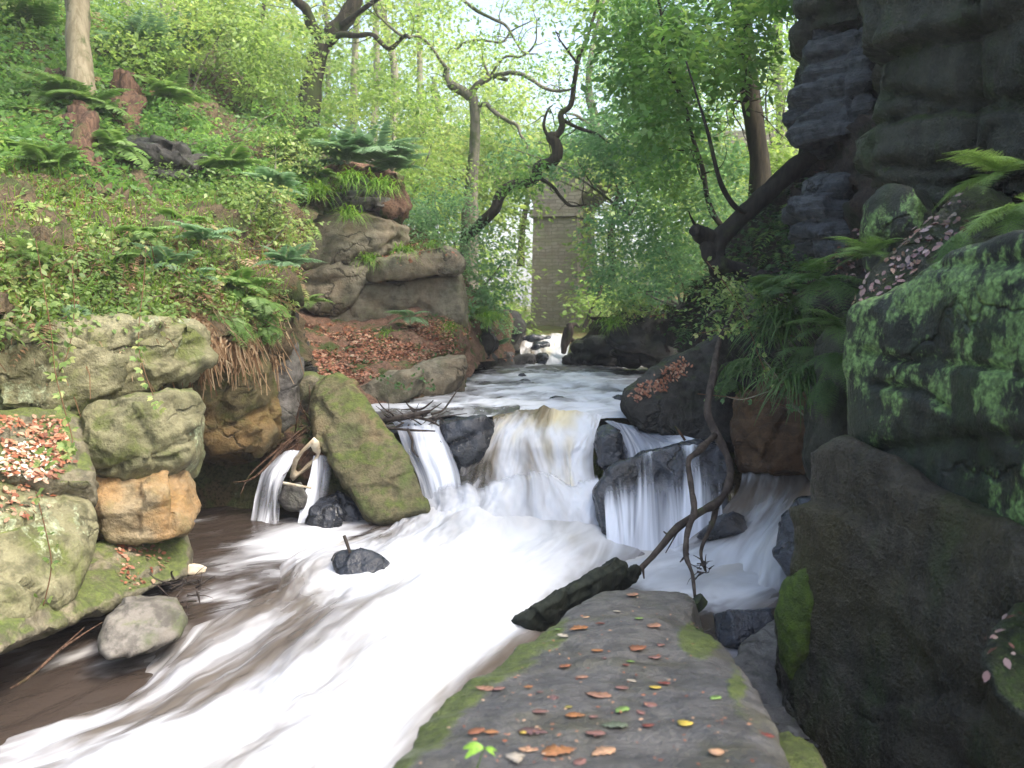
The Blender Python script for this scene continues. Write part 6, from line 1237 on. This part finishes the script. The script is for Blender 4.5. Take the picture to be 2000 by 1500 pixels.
def leafcol(c):
    if c not in LM:
        t = NT(c + ' autumn leaf'); a = LC[c]; k = t.mix(t.rng(t.noise(60, 4, .7), .4, .65), a, tuple(q * .55 for q in a)); t.pbr(k, .5, t.bump(t.noise(120, 2), .3, .003), .4); LM[c] = t.m
    return LM[c]
def slab_leaf(x, y, kind, c, wpx, label, seed, raw_px=False):
    rs = np.random.RandomState(seed); px, py = (x, y) if raw_px else (760 + x / 2.5, 1050 + y / 2.5); p = on_slab(px, py)
    dist = np.linalg.norm(p - np.array([0, 0, CH])); L = wpx / 2.5 / FPX * dist * 1.05
    out = {'oak': oak_outline, 'beech': beech_outline, 'round': round_outline}[kind](); cup = rs.uniform(.02, .16); bend = rs.uniform(-.15, .15)
    V = [(0, .12, .01), (0, .38, .0), (0, .62, .0), (0, .86, .01)] + [(a * rs.uniform(.9, 1.1), b, cup * a * a * 3 + rs.uniform(0, .05)) for a, b in out]; n = len(out); F = []
    def near(b): return 0 if b < .25 else 1 if b < .5 else 2 if b < .74 else 3
    for i in range(n):
        j = (i + 1) % n; a, b = near(out[i][1]), near(out[j][1]); F.append((4 + i, 4 + j, b) if a == b else (4 + i, 4 + j, b, a))
    V = np.array(V, float); V[:, 1] -= .5; V[:, 2] += bend * V[:, 1] ** 2 + .01
    az = rs.choice([1.57, -1.57]) + rs.normal() * .75; V = V * L * np.array([1.3, 1.1, 1]); ca, sa = math.cos(az), math.sin(az)
    W = np.stack([V[:, 0] * ca - V[:, 1] * sa, V[:, 0] * sa + V[:, 1] * ca, V[:, 2] + .006], 1)
    W[:, 2] -= W[:, 1] * .15
    bot = W - [0, 0, .0012]; m = len(W); F2 = F + [tuple(i + m for i in f[::-1]) for f in F] + [(4 + (i + 1) % n, 4 + i, 4 + i + m, 4 + (i + 1) % n + m) for i in range(n)]
    o = raw('oak_leaf' if kind == 'oak' else 'beech_leaf' if kind == 'beech' else 'round_leaf', np.concatenate([W, bot]) + p, F2, leafcol(c)); tag(o, label, 'leaf', 'autumn leaves lying on the foreground slab')
SL = [(1190, 285, 'oak', 'salmon', 75, 'salmon oak leaf nearest the far tip of the foreground slab'), (1112, 365, 'beech', 'pale', 34, 'small pale curled leaf left of the slab tip'), (962, 393, 'beech', 'peach', 36, 'small peach leaf at left edge near the mossy log'),
 (1220, 400, 'beech', 'green', 40, 'lone pale green leaf below the salmon oak leaf'), (1030, 425, 'beech', 'red', 40, 'small red leaf right of the peach leaf by the log'), (1290, 438, 'oak', 'salmon', 85, 'curled salmon oak leaf left of the moss patch'), (925, 450, 'oak', 'orange', 95, 'big orange oak leaf lying by the mossy log'),
 (850, 486, 'oak', 'pale', 65, 'pale oak leaf beneath the big orange one by the log'), (823, 453, 'beech', 'green', 30, 'tiny green leaf on the slab edge against the log'), (1015, 557, 'beech', 'orange', 50, 'bright orange oval leaf in upper middle of the slab'), (1220, 545, 'oak', 'rust', 100, 'long rusty oak leaf below the moss patch level'), (1325, 530, 'oak', 'pink', 48, 'pinkish crumpled leaf just left of moss patch'),
 (1297, 590, 'beech', 'pink', 62, 'pink oval leaf under the pinkish crumpled leaf'), (1180, 611, 'beech', 'green', 36, 'little green leaf touching a red scrap at slab centre'), (1155, 628, 'beech', 'red', 30, 'red scrap of leaf touching the little green one'), (1050, 595, 'beech', 'plum', 32, 'dull plum leaf below the bright orange oval'), (862, 633, 'oak', 'rust', 66, 'rusty brown oak leaf left of slab centre'),
 (940, 688, 'beech', 'salmon', 56, 'salmon oval leaf right of the rusty brown oak leaf'), (465, 745, 'oak', 'salmon', 96, 'long salmon oak leaf at the far left of the slab'), (537, 745, 'beech', 'pink', 56, 'pink leaf paired with the long salmon oak leaf'), (680, 736, 'beech', 'orange', 40, 'small orange oval right of the pink paired leaf'), (735, 760, 'beech', 'plum', 30, 'tiny plum leaf right of the small orange oval'),
 (800, 788, 'oak', 'plum', 64, 'plum oak leaf left of the scalloped salmon one'), (1020, 778, 'oak', 'salmon', 110, 'large scalloped salmon oak leaf in slab centre'), (1135, 742, 'beech', 'pink', 56, 'faded pink leaf above right of the scalloped salmon leaf'), (1182, 706, 'beech', 'pale', 44, 'white withered leaf standing near slab centre'), (1300, 738, 'beech', 'yellow', 52, 'yellow leaf with red leaf behind it'), (1340, 718, 'oak', 'red', 52, 'red leaf behind the yellow one'),
 (875, 835, 'beech', 'olive', 36, 'olive curled leaf above orange-brown pair'), (740, 858, 'oak', 'pink', 68, 'pink oak leaf below the plum oak leaf'), (910, 876, 'oak', 'orange', 84, 'orange-brown oak leaf under the olive curled leaf'), (997, 882, 'beech', 'pink', 38, 'small pink leaf right of the orange-brown oak leaf'), (1135, 850, 'oak', 'green', 84, 'mint green oak leaf in lower middle of slab'), (1275, 825, 'beech', 'pink', 72, 'broad pink leaf right of the mint green oak leaf'),
 (1228, 862, 'beech', 'pink', 48, 'pink leaf tucked below the broad pink one'), (1100, 925, 'oak', 'grey', 110, 'grey green oak leaf under the mint green one'), (1445, 915, 'round', 'yellow', 58, 'round yellow leaf alone on right part of slab'), (1595, 791, 'beech', 'green', 60, 'slender pale green leaf by right slab edge'), (1005, 965, 'oak', 'pink', 86, 'pink oak leaf left of the grey green one'),
 (425, 956, 'beech', 'rust', 86, 'rust red leaf at lower left moss edge'), (500, 957, 'oak', 'orange', 64, 'orange crumpled leaf right of the rust red leaf'), (700, 955, 'oak', 'plum', 120, 'large plum brown oak leaf with yellow neighbour'), (653, 960, 'round', 'yellow', 26, 'tiny yellow leaf on the large plum brown leaf'), (1265, 925, 'oak', 'red', 52, 'red brown scrap right of the grey green leaf'),
 (830, 1052, 'oak', 'orange', 150, 'largest orange oak leaf at bottom centre'), (1045, 1056, 'oak', 'peach', 122, 'peach orange oak leaf right of the largest one'), (1595, 1058, 'round', 'peach', 62, 'peach oval leaf at bottom right of slab'), (680, 1045, 'oak', 'peach', 80, 'faded peach oak leaf left of the largest orange one'), (930, 1106, 'beech', 'pink', 76, 'pink leaf cut by bottom edge of photo'), (1840, 975, 'oak', 'red', 74, 'bright red leaf on the lower right slab corner'), (615, 1085, 'oak', 'pale', 110, 'pale grey lobed leaf beside the seedling')]
for k, a in enumerate(SL): slab_leaf(*a, seed=k)
def crumbs():
    rs = np.random.RandomState(97); k = 230; x = rs.uniform(820, 1520, k); y = rs.uniform(1160, 1500, k); m = inpoly(np.stack([x, y], 1), [(1180, 1170), (1330, 1160), (1380, 1260), (1470, 1400), (1500, 1500), (820, 1500), (880, 1400), (1060, 1260)]); x, y = x[m], y[m]
    C = np.array([on_slab(a, b) for a, b in zip(x, y)]) + [0, 0, .012]; n = len(C); D = rs.normal(size=(n, 3)); D[:, 2] = 0
    leafobj('leaf_crumbs', C, D, np.array([0, -.12, 1]) + rs.normal(size=(n, 3)) * .15, rs.uniform(.005, .018, n), rs.uniform(0, 1, n), G['litter'], None, LEAF6)['kind'] = 'stuff'
crumbs()
def seedling():
    b = on_slab(930, 1505); e = empty('seedling', b, 'bright green seedling with pointed leaves at bottom left of slab', 'seedling')
    t = P(945, 1462, b[1] - .05); tubes('stem', [([b, (b + t) / 2, t], [.003, .0025, .0015])], G['grass'] if 0 else leafcol('green'), e, 5)
    for k, (x, y) in enumerate(((905, 1463), (908, 1482), (972, 1470), (968, 1480))):
        q = P(x, y, t[1] - .02 * (k % 2)); d = q - t; L = np.linalg.norm(d)
        V = []; F = []; n = 7; X = np.cross(d, [0, -.5, 1]); X /= np.linalg.norm(X)
        for i in range(n): s = i / (n - 1); w = .30 * L * math.sin(math.pi * min(1, s * .96 + .02)) * .55; c = t + d * s + np.array([0, 0, .15 * L * math.sin(math.pi * s)]); V += [c - X * w, c + X * w + np.array([0, 0, .004])]
        for i in range(n - 1): F.append((2 * i, 2 * i + 1, 2 * i + 3, 2 * i + 2))
        raw('leaf', V, F, leafcol('lime') if 'lime' in LC else leafcol('green'), e)
LC['lime'] = (.22, .42, .04)
seedling()
tag(raw('beech_leaf', *(lambda p: ([p + np.array(q) for q in ((-.03, 0, 0), (0, -.02, -.012), (.035, 0, 0), (0, .02, .015), (0, -.01, .006))], [(0, 1, 4), (1, 2, 4), (2, 3, 4), (3, 0, 4)]))(P(1591, 1092, 4.62)), leafcol('orange')), 'single orange leaf stuck on top edge of the brown streaked boulder', 'leaf')
# ---------------------------------------------------------------- haze in the damp gorge air
def haze():
    x0, x1, y0, y1, z0, z1 = -305, 305, -8, 402, -4, 40
    V = [(x, y, z) for z in (z0, z1) for y in (y0, y1) for x in (x0, x1)]
    F = [(0, 2, 3, 1), (4, 5, 7, 6), (0, 1, 5, 4), (2, 6, 7, 3), (0, 4, 6, 2), (1, 3, 7, 5)]
    m = bpy.data.materials.new('haze'); m.use_nodes = True; t = m.node_tree; t.nodes.clear(); o = t.nodes.new('ShaderNodeOutputMaterial'); v = t.nodes.new('ShaderNodeVolumePrincipled')
    v.inputs['Density'].default_value = .0018; v.inputs['Color'].default_value = (.95, .97, 1, 1); t.links.new(v.outputs[0], o.inputs['Volume'])
    raw('haze', V, F, m, smooth=False, origin=False)['kind'] = 'stuff'
haze()
